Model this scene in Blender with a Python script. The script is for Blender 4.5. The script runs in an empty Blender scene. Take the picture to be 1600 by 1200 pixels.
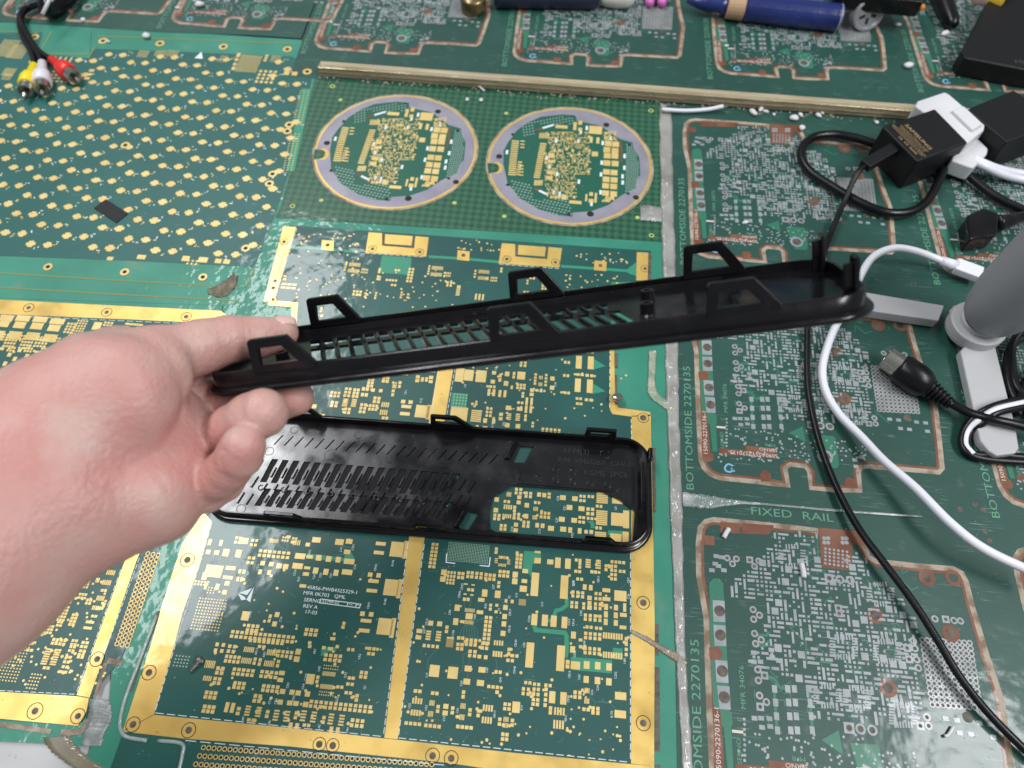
import bpy, math, random
import numpy as np
from mathutils import Vector, Matrix

# ------------------------------------------------------------------ camera, light, exposure
# Plan units: 1 unit = S metres; the camera stands 26 units above the table plane z = 0.
S = 0.0115
FPX, H = 1124.179, 26.0                      # focal length in photo pixels, camera height in units
ANG = [math.radians(a) for a in (30.20408, -0.26294, 5.58410)]
sc = bpy.context.scene
COL = sc.collection
cam = bpy.data.cameras.new("camera")
cam.sensor_width = 36.0
cam.lens = FPX / 1600 * 36
cam.clip_start, cam.clip_end = 0.005, 20
cam.dof.use_dof = True
cam.dof.focus_distance = 25.5 * S
cam.dof.aperture_fstop = 11.0
co = bpy.data.objects.new("camera", cam)
co.location = (0, 0, H * S)
co.rotation_euler = ANG
COL.objects.link(co)
sc.camera = co

world = bpy.data.worlds.new("World")
sc.world = world
world.use_nodes = True
bg = world.node_tree.nodes["Background"]
bg.inputs[0].default_value = (0.88, 0.95, 1.0, 1)
bg.inputs[1].default_value = 0.24

def lamp(name, loc, target, size, power, col=(0.98, 0.985, 1.0)):
    l = bpy.data.lights.new(name, 'AREA')
    l.shape = 'RECTANGLE'
    l.size, l.size_y = size
    l.energy = power
    l.color = col
    o = bpy.data.objects.new(name, l)
    o.location = [c * S for c in loc]
    d = Vector(target) - Vector(loc)
    o.rotation_euler = (0, 0, 0)                 # facing straight down, long side away from the camera
    COL.objects.link(o)
    return o
# two long ceiling fittings running away from the camera, placed where the table mirrors them in the photograph
lamp("ceiling_lamp_right", (100, -22, 150), (99.9, -22.01, 0), (0.32, 1.20), 40)
lamp("ceiling_lamp_left", (-77, 62, 150), (-76.9, 62.01, 0), (0.28, 1.95), 33)
sc.view_settings.view_transform = 'Standard'
sc.view_settings.look = 'None'
sc.view_settings.exposure = 0.0
sc.view_settings.gamma = 1.0

# ------------------------------------------------------------------ geometry helpers
def _rot(rx, ry, rz):
    return (Matrix.Rotation(rz, 3, 'Z') @ Matrix.Rotation(ry, 3, 'Y') @ Matrix.Rotation(rx, 3, 'X'))
CM = _rot(*ANG)
CMn = np.array(CM)

def U(px, py, z=0.0):
    """table point (x, y) at height z seen at photo pixel px, py"""
    d = CM @ Vector(((px - 800) / FPX, -(py - 600) / FPX, -1.0))
    t = (H - z) / -d.z
    return (d.x * t, d.y * t)
def U3(px, py, z=0.0):
    x, y = U(px, py, z)
    return Vector((x, y, z))
def D3(px, py, dep):
    """point at optical depth dep"""
    return CM @ Vector(((px - 800) / FPX * dep, -(py - 600) / FPX * dep, -dep)) + Vector((0, 0, H))

ORG = {}
def tag(o, label, cat, group=None, kind=None):
    if label: o["label"] = label
    if cat: o["category"] = cat
    if group: o["group"] = group
    if kind: o["kind"] = kind
    return o
def thing(name, org, label, cat, group=None):
    o = bpy.data.objects.new(name, None)
    o.empty_display_size = 0.01
    o.location = [c * S for c in org]
    COL.objects.link(o)
    ORG[o.name] = Vector(org)
    tag(o, label, cat, group)
    return o
def link(name, me, parent=None, org=None, loc=None):
    o = bpy.data.objects.new(name, me)
    COL.objects.link(o)
    if parent is not None:
        o.parent = parent
        ORG[o.name] = ORG[parent.name]
        if loc is not None:
            o.location = [(a - b) * S for a, b in zip(loc, ORG[parent.name])]
    else:
        o.location = [c * S for c in (org or (0, 0, 0))]
        ORG[o.name] = Vector(org or (0, 0, 0))
    return o

class MB:
    def __init__(s, jit=0.0):
        s.v, s.f, s.m = [], [], []
        s.cm = 0; s.jit = jit          # jit: uneven plating height, so overlapping pads never share a plane
    def face(s, pts):
        n = len(s.v)
        s.v += [tuple(p) for p in pts]
        s.f.append(tuple(range(n, n + len(pts)))); s.m.append(s.cm)
    def mesh(s, vs, fs):
        n = len(s.v)
        s.v += [tuple(p) for p in vs]
        for f in fs:
            s.f.append(tuple(i + n for i in f)); s.m.append(s.cm)
    def prism(s, pts, z0, z1, bottom=False):
        a = sum(p[0] * q[1] - q[0] * p[1] for p, q in zip(pts, pts[1:] + pts[:1]))
        if a < 0: pts = pts[::-1]
        n = len(pts); b = len(s.v)
        if s.jit: z1 += random.uniform(0, s.jit)
        s.v += [(p[0], p[1], z1) for p in pts] + [(p[0], p[1], z0) for p in pts]
        s.f.append(tuple(range(b, b + n))); s.m.append(s.cm)
        for i in range(n):
            j = (i + 1) % n
            s.f.append((b + i, b + n + i, b + n + j, b + j)); s.m.append(s.cm)
        if bottom:
            s.f.append(tuple(range(b + 2 * n - 1, b + n - 1, -1))); s.m.append(s.cm)
    def rect(s, cx, cy, w, h, a, z0, z1):
        c, t = math.cos(a), math.sin(a)
        p = [(cx + x * c - y * t, cy + x * t + y * c) for x, y in
             ((-w/2, -h/2), (w/2, -h/2), (w/2, h/2), (-w/2, h/2))]
        s.prism(p, z0, z1)
    def disc(s, cx, cy, r, z0, z1, n=12):
        s.prism([(cx + r*math.cos(2*math.pi*i/n), cy + r*math.sin(2*math.pi*i/n)) for i in range(n)], z0, z1)
    def ring(s, cx, cy, r0, r1, z0, z1, n=16):
        o = [(cx + r1*math.cos(2*math.pi*i/n), cy + r1*math.sin(2*math.pi*i/n)) for i in range(n)]
        q = [(cx + r0*math.cos(2*math.pi*i/n), cy + r0*math.sin(2*math.pi*i/n)) for i in range(n)]
        b = len(s.v)
        if s.jit: z1 += random.uniform(0, s.jit)
        s.v += [(x, y, z1) for x, y in o] + [(x, y, z1) for x, y in q] + [(x, y, z0) for x, y in o] + [(x, y, z0) for x, y in q]
        for i in range(n):
            j = (i + 1) % n
            for f in ((b+i, b+j, b+n+j, b+n+i), (b+i, b+2*n+i, b+2*n+j, b+j), (b+n+i, b+n+j, b+3*n+j, b+3*n+i)):
                s.f.append(f); s.m.append(s.cm)
    def strip(s, pts, w, z0, z1, closed=False):
        """flat band of width w along a 2D path"""
        n = len(pts); L, R = [], []
        for i in range(n):
            p = pts[i]
            if closed: a, b = pts[i-1], pts[(i+1) % n]
            else: a, b = pts[max(i-1, 0)], pts[min(i+1, n-1)]
            d1 = Vector((p[0]-a[0], p[1]-a[1])); d2 = Vector((b[0]-p[0], b[1]-p[1]))
            if d1.length < 1e-9: d1 = d2
            if d2.length < 1e-9: d2 = d1
            d1.normalize(); d2.normalize()
            t = d1 + d2
            t = t.normalized() if t.length > 1e-6 else d1
            nn = Vector((-t.y, t.x)); k = min(1.6, 1 / max(0.5, abs(nn.dot(Vector((-d1.y, d1.x))))))
            L.append((p[0] + nn.x*w/2*k, p[1] + nn.y*w/2*k)); R.append((p[0] - nn.x*w/2*k, p[1] - nn.y*w/2*k))
        for i in range(n if closed else n - 1):
            j = (i + 1) % n
            s.prism([R[i], R[j], L[j], L[i]], z0, z1)
    def tube(s, pts, r, n=10, cap=True):
        """tube through 3D points; r a number or a list"""
        P = [Vector(p) for p in pts]; m = len(P)
        rr = r if isinstance(r, (list, tuple)) else [r] * m
        b = len(s.v); up = Vector((0.13, 0.21, 0.97)); t0 = None
        for i in range(m):
            t = (P[min(i+1, m-1)] - P[max(i-1, 0)])
            t = t.normalized() if t.length > 1e-9 else Vector((1, 0, 0))
            x = up - t * up.dot(t)
            if x.length < 1e-3: x = Vector((1, 0, 0)) - t * t.x
            x.normalize(); up = x; y = t.cross(x)
            for k in range(n):
                a = 2*math.pi*k/n
                s.v.append(tuple(P[i] + x*(rr[i]*math.cos(a)) + y*(rr[i]*math.sin(a))))
        for i in range(m - 1):
            for k in range(n):
                k2 = (k + 1) % n
                s.f.append((b+i*n+k, b+i*n+k2, b+(i+1)*n+k2, b+(i+1)*n+k)); s.m.append(s.cm)
        if cap:
            s.f.append(tuple(b + k for k in range(n-1, -1, -1))); s.m.append(s.cm)
            s.f.append(tuple(b + (m-1)*n + k for k in range(n))); s.m.append(s.cm)
    def box(s, o, ex, ey, ez):
        """box from corner o along three edge vectors"""
        o, ex, ey, ez = Vector(o), Vector(ex), Vector(ey), Vector(ez)
        if ex.cross(ey).dot(ez) < 0: ex, ey = ey, ex
        q = [o, o+ex, o+ex+ey, o+ey]; q += [p + ez for p in q]
        s.mesh(q, [(3,2,1,0), (4,5,6,7), (0,1,5,4), (1,2,6,5), (2,3,7,6), (3,0,4,7)])
    def build(s, name, mat, parent=None, org=None, smooth=False, bevel=0, local=False, seg=2):
        o_ = Vector((0, 0, 0)) if local else (ORG[parent.name] if parent is not None else Vector(org or (0, 0, 0)))
        me = bpy.data.meshes.new(name)
        me.from_pydata([((x-o_.x)*S, (y-o_.y)*S, (z-o_.z)*S) for x, y, z in s.v], [], s.f)
        mats = mat if isinstance(mat, (list, tuple)) else [mat]
        for m_ in mats: me.materials.append(m_)
        if len(mats) > 1: me.polygons.foreach_set("material_index", s.m)
        if smooth: me.polygons.foreach_set("use_smooth", [True] * len(me.polygons))
        me.update()
        ob = link(name, me, parent, org)
        if bevel:
            b = ob.modifiers.new("bevel", 'BEVEL'); b.width = bevel * S; b.segments = seg
            b.limit_method = 'ANGLE'; b.angle_limit = 0.6
            if not smooth:
                me.polygons.foreach_set("use_smooth", [True] * len(me.polygons))
                wn = ob.modifiers.new("wn", 'WEIGHTED_NORMAL'); wn.keep_sharp = True
        return ob

def spline(pts, k=8, closed=False):
    """Catmull-Rom through 3D (or 2D) points"""
    P = [Vector(p) for p in pts]; out = []; n = len(P)
    for i in range(n if closed else n - 1):
        if closed: a, b, c, d = P[i-1], P[i], P[(i+1) % n], P[(i+2) % n]
        else:
            b, c = P[i], P[i+1]
            a = P[i-1] if i else b + (b - c); d = P[i+2] if i + 2 < n else c + (c - b)
        for j in range(k):
            t = j / k
            out.append(0.5 * ((2*b) + (c-a)*t + (2*a-5*b+4*c-d)*t*t + (3*b-a-3*c+d)*t**3))
    if not closed: out.append(P[-1])
    return out
def lathe(mb, base, axis, prof, n=24):
    """prof: (distance along axis, radius)"""
    base, axis = Vector(base), Vector(axis).normalized()
    x = axis.orthogonal().normalized(); y = axis.cross(x); b = len(mb.v)
    for h_, r in prof:
        for k in range(n):
            a = 2*math.pi*k/n
            mb.v.append(tuple(base + axis*h_ + x*(r*math.cos(a)) + y*(r*math.sin(a))))
    for i in range(len(prof) - 1):
        for k in range(n):
            k2 = (k+1) % n
            mb.f.append((b+i*n+k, b+i*n+k2, b+(i+1)*n+k2, b+(i+1)*n+k)); mb.m.append(mb.cm)
    mb.f.append(tuple(b+k for k in range(n-1, -1, -1))); mb.m.append(mb.cm)
    q = b + (len(prof)-1)*n
    mb.f.append(tuple(q+k for k in range(n))); mb.m.append(mb.cm)

def text_geo(txt, size, space=1.0):
    """flat text as (verts2d, faces), origin centred"""
    cu = bpy.data.curves.new("t", 'FONT'); cu.body = txt; cu.size = size; cu.space_character = space
    cu.align_x = 'CENTER'; cu.align_y = 'CENTER'; cu.resolution_u = 2
    o = bpy.data.objects.new("t", cu); COL.objects.link(o)
    dg = bpy.context.evaluated_depsgraph_get(); dg.update()
    me = o.evaluated_get(dg).to_mesh()
    v = [(p.co.x, p.co.y) for p in me.vertices]; f = [tuple(p.vertices) for p in me.polygons]
    o.evaluated_get(dg).to_mesh_clear()
    bpy.data.objects.remove(o); bpy.data.curves.remove(cu)
    return v, f
_tc = {}
def put_text(mb, txt, cx, cy, size, ang, z, mirror=False, sx=1.0):
    if txt not in _tc: _tc[txt] = text_geo(txt, 1.0)
    v, f = _tc[txt]; c, s_ = math.cos(ang), math.sin(ang); k = -1 if mirror else 1
    mb.mesh([(cx + (x*size*sx*k*c - y*size*s_), cy + (x*size*sx*k*s_ + y*size*c), z) for x, y in v],
            [q[::-1] for q in f] if mirror else f)
def fill2d(outlines, thick, bev=0.0):
    """plate with holes from closed 2D outlines: (verts3d, faces), z 0..thick"""
    cu = bpy.data.curves.new("p", 'CURVE'); cu.dimensions = '2D'; cu.fill_mode = 'BOTH'
    cu.extrude = thick / 2 - bev; cu.bevel_depth = bev; cu.bevel_resolution = 1
    if bev: cu.offset = -bev
    for o in outlines:
        sp = cu.splines.new('POLY'); sp.points.add(len(o) - 1); sp.use_cyclic_u = True
        for p, q in zip(sp.points, o): p.co = (q[0], q[1], 0, 1)
    ob = bpy.data.objects.new("p", cu); COL.objects.link(ob)
    dg = bpy.context.evaluated_depsgraph_get(); dg.update()
    me = ob.evaluated_get(dg).to_mesh()
    v = [(p.co.x, p.co.y, p.co.z + thick / 2) for p in me.vertices]; f = [tuple(p.vertices) for p in me.polygons]
    ob.evaluated_get(dg).to_mesh_clear()
    bpy.data.objects.remove(ob); bpy.data.curves.remove(cu)
    return v, f

# ------------------------------------------------------------------ materials
def P(name, col, rough=0.5, metal=0.0, coat=0.0, coat_r=0.08, col2=None, vs=40.0, vmin=0.4, vmax=0.7, bump=0.0, bs=300.0,
      cbump=0.0, cbs=60.0, scratch=None, sss=0.0, spec=0.5, rvar=0.0, ior=1.5, trans=0.0, alpha=1.0, detail=3.0, stretch=None, dirt=None):
    m = bpy.data.materials.new(name); m.use_nodes = True
    nt = m.node_tree; N, L = nt.nodes, nt.links
    b = N["Principled BSDF"]
    b.inputs["Base Color"].default_value = (*col, 1)
    b.inputs["Roughness"].default_value = rough
    b.inputs["Metallic"].default_value = metal
    b.inputs["Coat Weight"].default_value = coat
    b.inputs["Coat Roughness"].default_value = coat_r
    b.inputs["Specular IOR Level"].default_value = spec
    b.inputs["IOR"].default_value = ior
    b.inputs["Transmission Weight"].default_value = trans
    b.inputs["Alpha"].default_value = alpha
    if sss:
        b.inputs["Subsurface Weight"].default_value = sss
        b.inputs["Subsurface Radius"].default_value = (1.0, 0.35, 0.22)
        b.inputs["Subsurface Scale"].default_value = 0.004
    g = N.new("ShaderNodeNewGeometry")
    def noise(scale, det=3.0, st=None):
        mp = N.new("ShaderNodeMapping")
        if st: mp.inputs["Scale"].default_value = st[0]; mp.inputs["Rotation"].default_value = st[1]
        L.new(g.outputs["Position"], mp.inputs["Vector"])
        n = N.new("ShaderNodeTexNoise"); n.inputs["Scale"].default_value = scale; n.inputs["Detail"].default_value = det
        L.new(mp.outputs[0], n.inputs["Vector"]); return n
    def ramp(src, a, c):
        r = N.new("ShaderNodeMapRange"); r.inputs[1].default_value = a; r.inputs[2].default_value = c
        L.new(src, r.inputs[0]); return r.outputs[0]
    cur = None
    def mix(fac, c2):
        nonlocal cur
        mx = N.new("ShaderNodeMix"); mx.data_type = 'RGBA'
        L.new(fac, mx.inputs[0])
        if cur is None: mx.inputs[6].default_value = (*col, 1)
        else: L.new(cur, mx.inputs[6])
        mx.inputs[7].default_value = (*c2, 1); cur = mx.outputs[2]
    if col2:
        mix(ramp(noise(vs, detail, stretch).outputs["Fac"], vmin, vmax), col2)
    if dirt:   # (colour, scale, lo, hi)
        mix(ramp(noise(dirt[1], 6.0).outputs["Fac"], dirt[2], dirt[3]), dirt[0])
    if scratch:   # (colour, scale, lo, hi): thin pale scuffs in two directions
        for ro, sq in (((0, 0, 0.5), (1, 26, 1)), ((0, 0, -0.9), (1, 30, 1))):
            fa = ramp(noise(scratch[1], 2.0, (sq, ro)).outputs["Fac"], scratch[2], scratch[3])
            fb = ramp(noise(scratch[1] * 1.3, 2.0).outputs["Fac"], 0.5, 0.62)
            mu = N.new("ShaderNodeMath"); mu.operation = 'MULTIPLY'; L.new(fa, mu.inputs[0]); L.new(fb, mu.inputs[1])
            mix(mu.outputs[0], scratch[0])
    if cur is not None: L.new(cur, b.inputs["Base Color"])
    if rvar:
        r = N.new("ShaderNodeMapRange"); r.inputs[1].default_value = 0.35; r.inputs[2].default_value = 0.7
        r.inputs[3].default_value = max(0.02, rough - rvar); r.inputs[4].default_value = min(1, rough + rvar)
        L.new(noise(vs * 1.7, 5.0).outputs["Fac"], r.inputs[0]); L.new(r.outputs[0], b.inputs["Roughness"])
    if bump:
        bp = N.new("ShaderNodeBump"); bp.inputs["Strength"].default_value = 1.0; bp.inputs["Distance"].default_value = bump * S
        L.new(noise(bs, 4.0, stretch if stretch and not col2 else None).outputs["Fac"], bp.inputs["Height"]); L.new(bp.outputs[0], b.inputs["Normal"])
    if cbump:
        bp = N.new("ShaderNodeBump"); bp.inputs["Strength"].default_value = 1.0; bp.inputs["Distance"].default_value = cbump * S
        L.new(noise(cbs, 2.5).outputs["Fac"], bp.inputs["Height"]); L.new(bp.outputs[0], b.inputs["Coat Normal"])
    return m
FILM = dict(coat=0.42, coat_r=0.09, cbump=0.04, cbs=70.0)
FILM2 = dict(coat=0.35, coat_r=0.12, cbump=0.04, cbs=70.0)
SCR = ((0.20, 0.36, 0.33), 55.0, 0.66, 0.74)
M = dict(
    teal=P("teal_solder_mask", (0.006, 0.068, 0.060), 0.45, col2=(0.010, 0.092, 0.077), vs=18, scratch=((0.10, 0.25, 0.23), 55, 0.68, 0.78), **FILM),
    teal_sheen=P("teal_mask_with_sheen", (0.006, 0.092, 0.080), 0.45, col2=(0.010, 0.115, 0.098), vs=18, scratch=((0.10, 0.25, 0.23), 55, 0.68, 0.78), **FILM),  # same mask, base colour lightened to carry the sheen of grazing reflection
    mint=P("light_green_board", (0.022, 0.20, 0.132), 0.5, col2=(0.036, 0.25, 0.17), vs=30, dirt=((0.16, 0.22, 0.15), 60, 0.60, 0.85), coat=0.45, coat_r=0.10, cbump=0.06, cbs=110),
    trace=P("green_copper_trace", (0.03, 0.25, 0.145), 0.45, **FILM),
    gold=P("gold_plating", (0.79, 0.55, 0.16), 0.38, 0.42, col2=(0.66, 0.42, 0.10), vs=45, vmin=0.45, vmax=0.8, rvar=0.12,
           dirt=((0.25, 0.14, 0.04), 160, 0.70, 0.85), **FILM),
    pad=P("gold_pad", (0.76, 0.58, 0.23), 0.42, 0.2, col2=(0.68, 0.47, 0.15), vs=70, **FILM),
    forest=P("dark_green_solder_mask", (0.009, 0.058, 0.043), 0.5, col2=(0.014, 0.074, 0.055), vs=15, scratch=((0.15, 0.24, 0.21), 60, 0.62, 0.74),
             dirt=((0.10, 0.12, 0.09), 130, 0.66, 0.85), **FILM2),
    leaf=P("green_ground_plane", (0.026, 0.165, 0.098), 0.45, **FILM2),
    tin=P("tinned_pad", (0.33, 0.355, 0.365), 0.5, 0.15, col2=(0.23, 0.26, 0.27), vs=120, **FILM2),
    copper=P("bare_brown_copper", (0.155, 0.052, 0.024), 0.55, 0.1, col2=(0.22, 0.095, 0.055), vs=90, **FILM2),
    rout=P("dusty_routed_edge", (0.38, 0.32, 0.25), 0.8, col2=(0.20, 0.145, 0.10), vs=160, vmin=0.42, vmax=0.62, bump=0.02, bs=900),
    silk=P("white_print", (0.68, 0.75, 0.78), 0.6),
    hole=P("dark_drilled_hole", (0.012, 0.009, 0.007), 0.7),
    dull=P("drilled_hole_grey", (0.12, 0.10, 0.08), 0.6, col2=(0.05, 0.04, 0.035), vs=400),
    lav=P("lavender_tin", (0.33, 0.315, 0.38), 0.45, 0.25, col2=(0.26, 0.25, 0.31), vs=60, bump=0.01, bs=700, **FILM),
    bench=P("grey_laminate", (0.47, 0.47, 0.47), 0.55, col2=(0.40, 0.40, 0.40), vs=25, dirt=((0.10, 0.09, 0.08), 130, 0.70, 0.80)),
    grey_tape=P("dirty_clear_tape", (0.33, 0.33, 0.31), 0.4, coat=0.7, coat_r=0.12, cbump=0.3, cbs=140, col2=(0.20, 0.19, 0.17), vs=70, dirt=((0.5, 0.5, 0.5), 90, 0.62, 0.75)),
    black=P("black_moulded_plastic", (0.004, 0.004, 0.005), 0.21, spec=0.4, cbump=0.0, col2=(0.008, 0.007, 0.009), vs=60, rvar=0.10, dirt=((0.03, 0.03, 0.034), 420, 0.70, 0.80), bump=0.004, bs=45),
    floor=P("black_tray_floor", (0.007, 0.007, 0.0085), 0.22, spec=0.7, col2=(0.014, 0.0135, 0.016), vs=45, rvar=0.12, bump=0.006, bs=60, dirt=((0.05, 0.05, 0.055), 300, 0.66, 0.82), stretch=None),
    rubber=P("black_rubber", (0.004, 0.004, 0.005), 0.36, spec=0.35, rvar=0.08, bump=0.006, bs=700),
    skin=P("skin", (0.55, 0.325, 0.285), 0.44, col2=(0.54, 0.255, 0.225), vs=24, vmin=0.40, vmax=0.68, sss=0.2, bump=0.03, bs=700, rvar=0.07, spec=0.38,
           dirt=((0.56, 0.375, 0.33), 45, 0.52, 0.72)),
    nail=P("finger_nail", (0.72, 0.45, 0.40), 0.25, sss=0.1),
)
# ------------------------------------------------------------------ the table: bench top and circuit boards
def quadpx(pts, z=0.0):
    return [U(x, y, z) for x, y in pts]
mb = MB()
mb.prism([(-75, -22), (75, -22), (75, 85), (-75, 85)], -2.2, -0.17, True)
o = mb.build("workbench_top", M["bench"]); o["kind"] = "structure"

def unit_box():
    b = MB(); b.prism([(-.5, -.5), (.5, -.5), (.5, .5), (-.5, .5)], 0, 1)
    me = bpy.data.meshes.new("solder_pad"); me.from_pydata(b.v, [], b.f); return me
UB = {}
def single(parent, name, mat, cx, cy, w, h, ang, z0, z1):
    k = mat.name
    if k not in UB:
        UB[k] = unit_box(); UB[k].materials.append(mat)
    o = link(name, UB[k], parent, loc=(cx, cy, z0))
    o.scale = (w*S, h*S, (z1-z0)*S); o.rotation_euler = (0, 0, ang)
    return o
def size_at(px, py, w, h, ang):
    a, b = U(px-w/2, py), U(px+w/2, py)
    c, d = U(px, py+h/2), U(px, py-h/2)
    ww = math.hypot(b[0]-a[0], b[1]-a[1])
    hh = abs(-(d[0]-c[0])*math.sin(ang) + (d[1]-c[1])*math.cos(ang))
    return ww, hh
random.seed(7)
Z0, Z1 = 0.0, 0.008
def pads(mb, ctx, text, ang, parent=None, mat=None, big=105, vias=0.25, z1=Z1):
    ox, oy, s = ctx
    for ent in text.replace("\n", ";").split(";"):
        ent = ent.strip()
        if not ent: continue
        q = [float(t) for t in ent.split(",")]
        px, py = ox + q[0]/s, oy + q[1]/s
        cx, cy = U(px, py)
        ca, sa = math.cos(ang), math.sin(ang)
        if len(q) == 4:
            w, h = size_at(px, py, q[2]/s, q[3]/s, ang)
            if parent is not None and q[2]*q[3]/s/s > big:
                single(parent, "solder_pad", mat, cx, cy, w, h, ang, Z0, z1)
            else: mb.rect(cx, cy, w, h, ang, Z0, z1)
        else:
            nx, ny = int(q[2]), int(q[3])
            gx, gy = size_at(px, py, max(q[4], .01)/s, max(q[5], .01)/s, ang)
            w, h = size_at(px, py, q[6]/s, q[7]/s, ang)
            for i in range(nx):
                for j in range(ny):
                    x, y = (i-(nx-1)/2)*gx, (j-(ny-1)/2)*gy
                    mb.rect(cx + x*ca - y*sa, cy + x*sa + y*ca, w, h, ang, Z0, z1)
            if vias and random.random() < vias and nx*ny < 30:
                for _ in range(2):
                    x = (random.choice((-1, 1))*(nx/2)*gx) + random.uniform(-.1, .1); y = random.uniform(-.5, .5)*ny*gy
                    mb.disc(cx + x, cy + y, 0.055, Z0, z1, 8)
def poly(ctx, pts):
    ox, oy, s = ctx
    return [U(ox + x/s, oy + y/s) for x, y in pts]
def eyelet(mg, mh, px, py, rpx, hpx, halo=None, mk=None, zr=0.0125):
    x, y = U(px, py); k = size_at(px, py, 10, 10, 0)[0] / 10
    mg.ring(x, y, hpx*k, rpx*k, Z0, zr, 20)
    mh.disc(x, y, hpx*k, Z0, 0.0115, 16)
    if halo: mk.ring(x, y, halo*k*0.94, halo*k*1.04, Z0, zr+0.003, 24)

# ---- the gold-framed board in the middle -------------------------------------------------------------
AC = 0.0092
cb = thing("gold_framed_circuit_board", (*U(640, 900), -0.17), "teal circuit board with gold frame lying in the middle under the black vents", "circuit board")
m1 = MB()
m1.prism(quadpx([(436, 338), (1038, 376), (1046, 520), (1062, 960), (1076, 1290), (90, 1290), (170, 1100), (180, 960), (225, 860), (300, 640), (345, 512), (349, 473), (384, 465)]), -0.165, -0.016)
m1.build("border_rail", M["mint"], cb)
m1 = MB()
core = [(452, 352), (1017, 392), (1017, 440), (955, 440), (955, 646), (1018, 651), (1021, 850), (1022, 1290), (140, 1290), (192, 1146), (322, 806), (380, 610), (466, 474), (418, 471)]
m1.prism(quadpx(core), -0.012, 0.0)
m1.build("core_panel", M["teal"], cb)
# gold bands of the frame, each a part of its own
def gband(name, pts, z1=0.0085):
    b = MB(); b.prism(quadpx(pts), 0.001, z1)
    return b.build(name, M["gold"], cb)
gband("gold_frame_strip", [(318, 800), (331, 815), (311, 885), (285, 958), (274, 1003), (241, 1116), (192, 1142), (238, 1001), (255, 941), (285, 849)])
gband("gold_frame_strip", [(241, 1117), (450, 1137), (601, 1154), (622, 1156), (800, 1176), (986, 1194), (1022, 1197), (1024, 1232), (850, 1214), (700, 1192), (450, 1166), (287, 1154), (192, 1143)])
gband("gold_frame_strip", [(686, 566), (710, 566), (662, 850), (621.5, 1155), (600.5, 1153), (638.4, 845)])
gband("gold_frame_strip", [(987, 650), (1017, 648), (1020, 800), (1023, 975), (1022, 1197), (986, 1193), (986, 1000), (986, 850)])
gband("gold_frame_strip", [(953.5, 540), (959.5, 540), (961, 625), (966, 637), (1016, 644), (1016, 650), (986, 651), (957, 647), (953, 640)])
gband("gold_frame_strip", [(443, 354), (463, 355), (429, 468), (412, 472), (420, 440)])
gband("gold_frame_strip", [(420, 469), (466, 473), (460, 540), (452, 540), (456, 480), (418, 477)])
gband("gold_frame_strip", [(995, 394), (1013, 395), (1012, 440), (994, 438)])
for bx, by, k in ((576, 363, 1.0), (784, 380, 1.0)):
    gband("gold_bracket", [(bx, by), (bx+21, by+1.5), (bx+21, by+21), (bx+71, by+25), (bx+73, by+6), (bx+94, by+8), (bx+90, by+38), (bx-5, by+32)])
    gband("gold_tab", [(bx+26, by+3), (bx+69, by+6), (bx+67, by+21), (bx+25, by+18)])
for x, y in ((512, 383), (724, 399), (938, 415)):
    gband("gold_square", [(x-9, y-8), (x+10, y-6), (x+9, y+9), (x-10, y+7)])
me_, mh, mk = MB(), MB(), MB()
for x, y, halo in ((293, 875, 11), (233, 1051, 11), (208, 1132, 11), (295, 1141, 11), (499, 1163, 10), (520, 1165, 10), (676, 1181, 11), (705, 1185, 11), (1005, 1130, 11), (1005, 942, 10),
                (1005, 653, 8.5), (444, 378, 6.5), (582, 389, 6.5), (656, 394, 6.5), (792, 405, 6.5), (868, 410, 6.5), (1008, 420, 6.5), (427, 468, 6), (430, 439, 0), (427, 450, 0)):
    eyelet(me_, mh, x, y, 8 if halo > 8 else 4.6, 5.2 if halo > 8 else 3.0, halo, mk)
for x, y in ((512, 383), (724, 399), (938, 415)):
    eyelet(me_, mh, x, y, 4.5, 3.2)
for x, y in ((323, 925+8), (317, 917), (304, 949), (343, 927), (336, 995)): pass
me_.build("hole_eyelets", M["gold"], cb)["kind"] = "stuff"
mh.build("drilled_holes", M["dull"], cb)["kind"] = "stuff"
mk.build("hole_halos", M["hole"], cb)["kind"] = "stuff"
# milled slots in the border
ms = MB()
for pts, w in (([(963, 552), (963, 575)], 5), ([(962, 586), (962, 612)], 5), ([(962, 624), (963, 636), (985, 640)], 4), ([(1026, 975), (1026, 1024)], 6), ([(1027, 1043), (1027, 1174)], 7),
               ([(1028, 1195), (1029, 1240)], 7), ([(1022, 700), (1023, 800)], 4), ([(1016, 396), (1015, 436)], 4), ([(322, 803), (290, 860), (258, 935)], 5), ([(249, 955), (224, 1020), (204, 1080)], 5),
               ([(600, 365), (598, 384), (642, 389), (645, 371)], 4), ([(808, 383), (806, 402), (850, 406), (853, 388)], 4)):
    k = size_at(pts[0][0], pts[0][1], 10, 10, 0)[0] / 10
    ms.strip([U(*p) for p in pts], w*k, 0.0, 0.004)
ms.build("milled_slots", M["dull"], cb)["kind"] = "stuff"
ms = MB()
for pts, w in (([(245, 962), (220, 1028), (197, 1088), (188, 1125), (190, 1143), (200, 1152), (230, 1157)], 6), ([(247, 1157), (284, 1162), (285, 1180), (278, 1210)], 6)):
    k = size_at(pts[0][0], pts[0][1], 10, 10, 0)[0] / 10
    P2 = [(p.x, p.y, 0.02) for p in spline([(*U(*p), 0) for p in pts], 6)]
    ms.tube(P2, w*k/2, 8)
ms.build("tape_bead", P("clear_tape_bead", (0.28, 0.36, 0.33), 0.15, coat=1, coat_r=0.05, cbump=0.3, cbs=200), cb, smooth=True)

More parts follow.
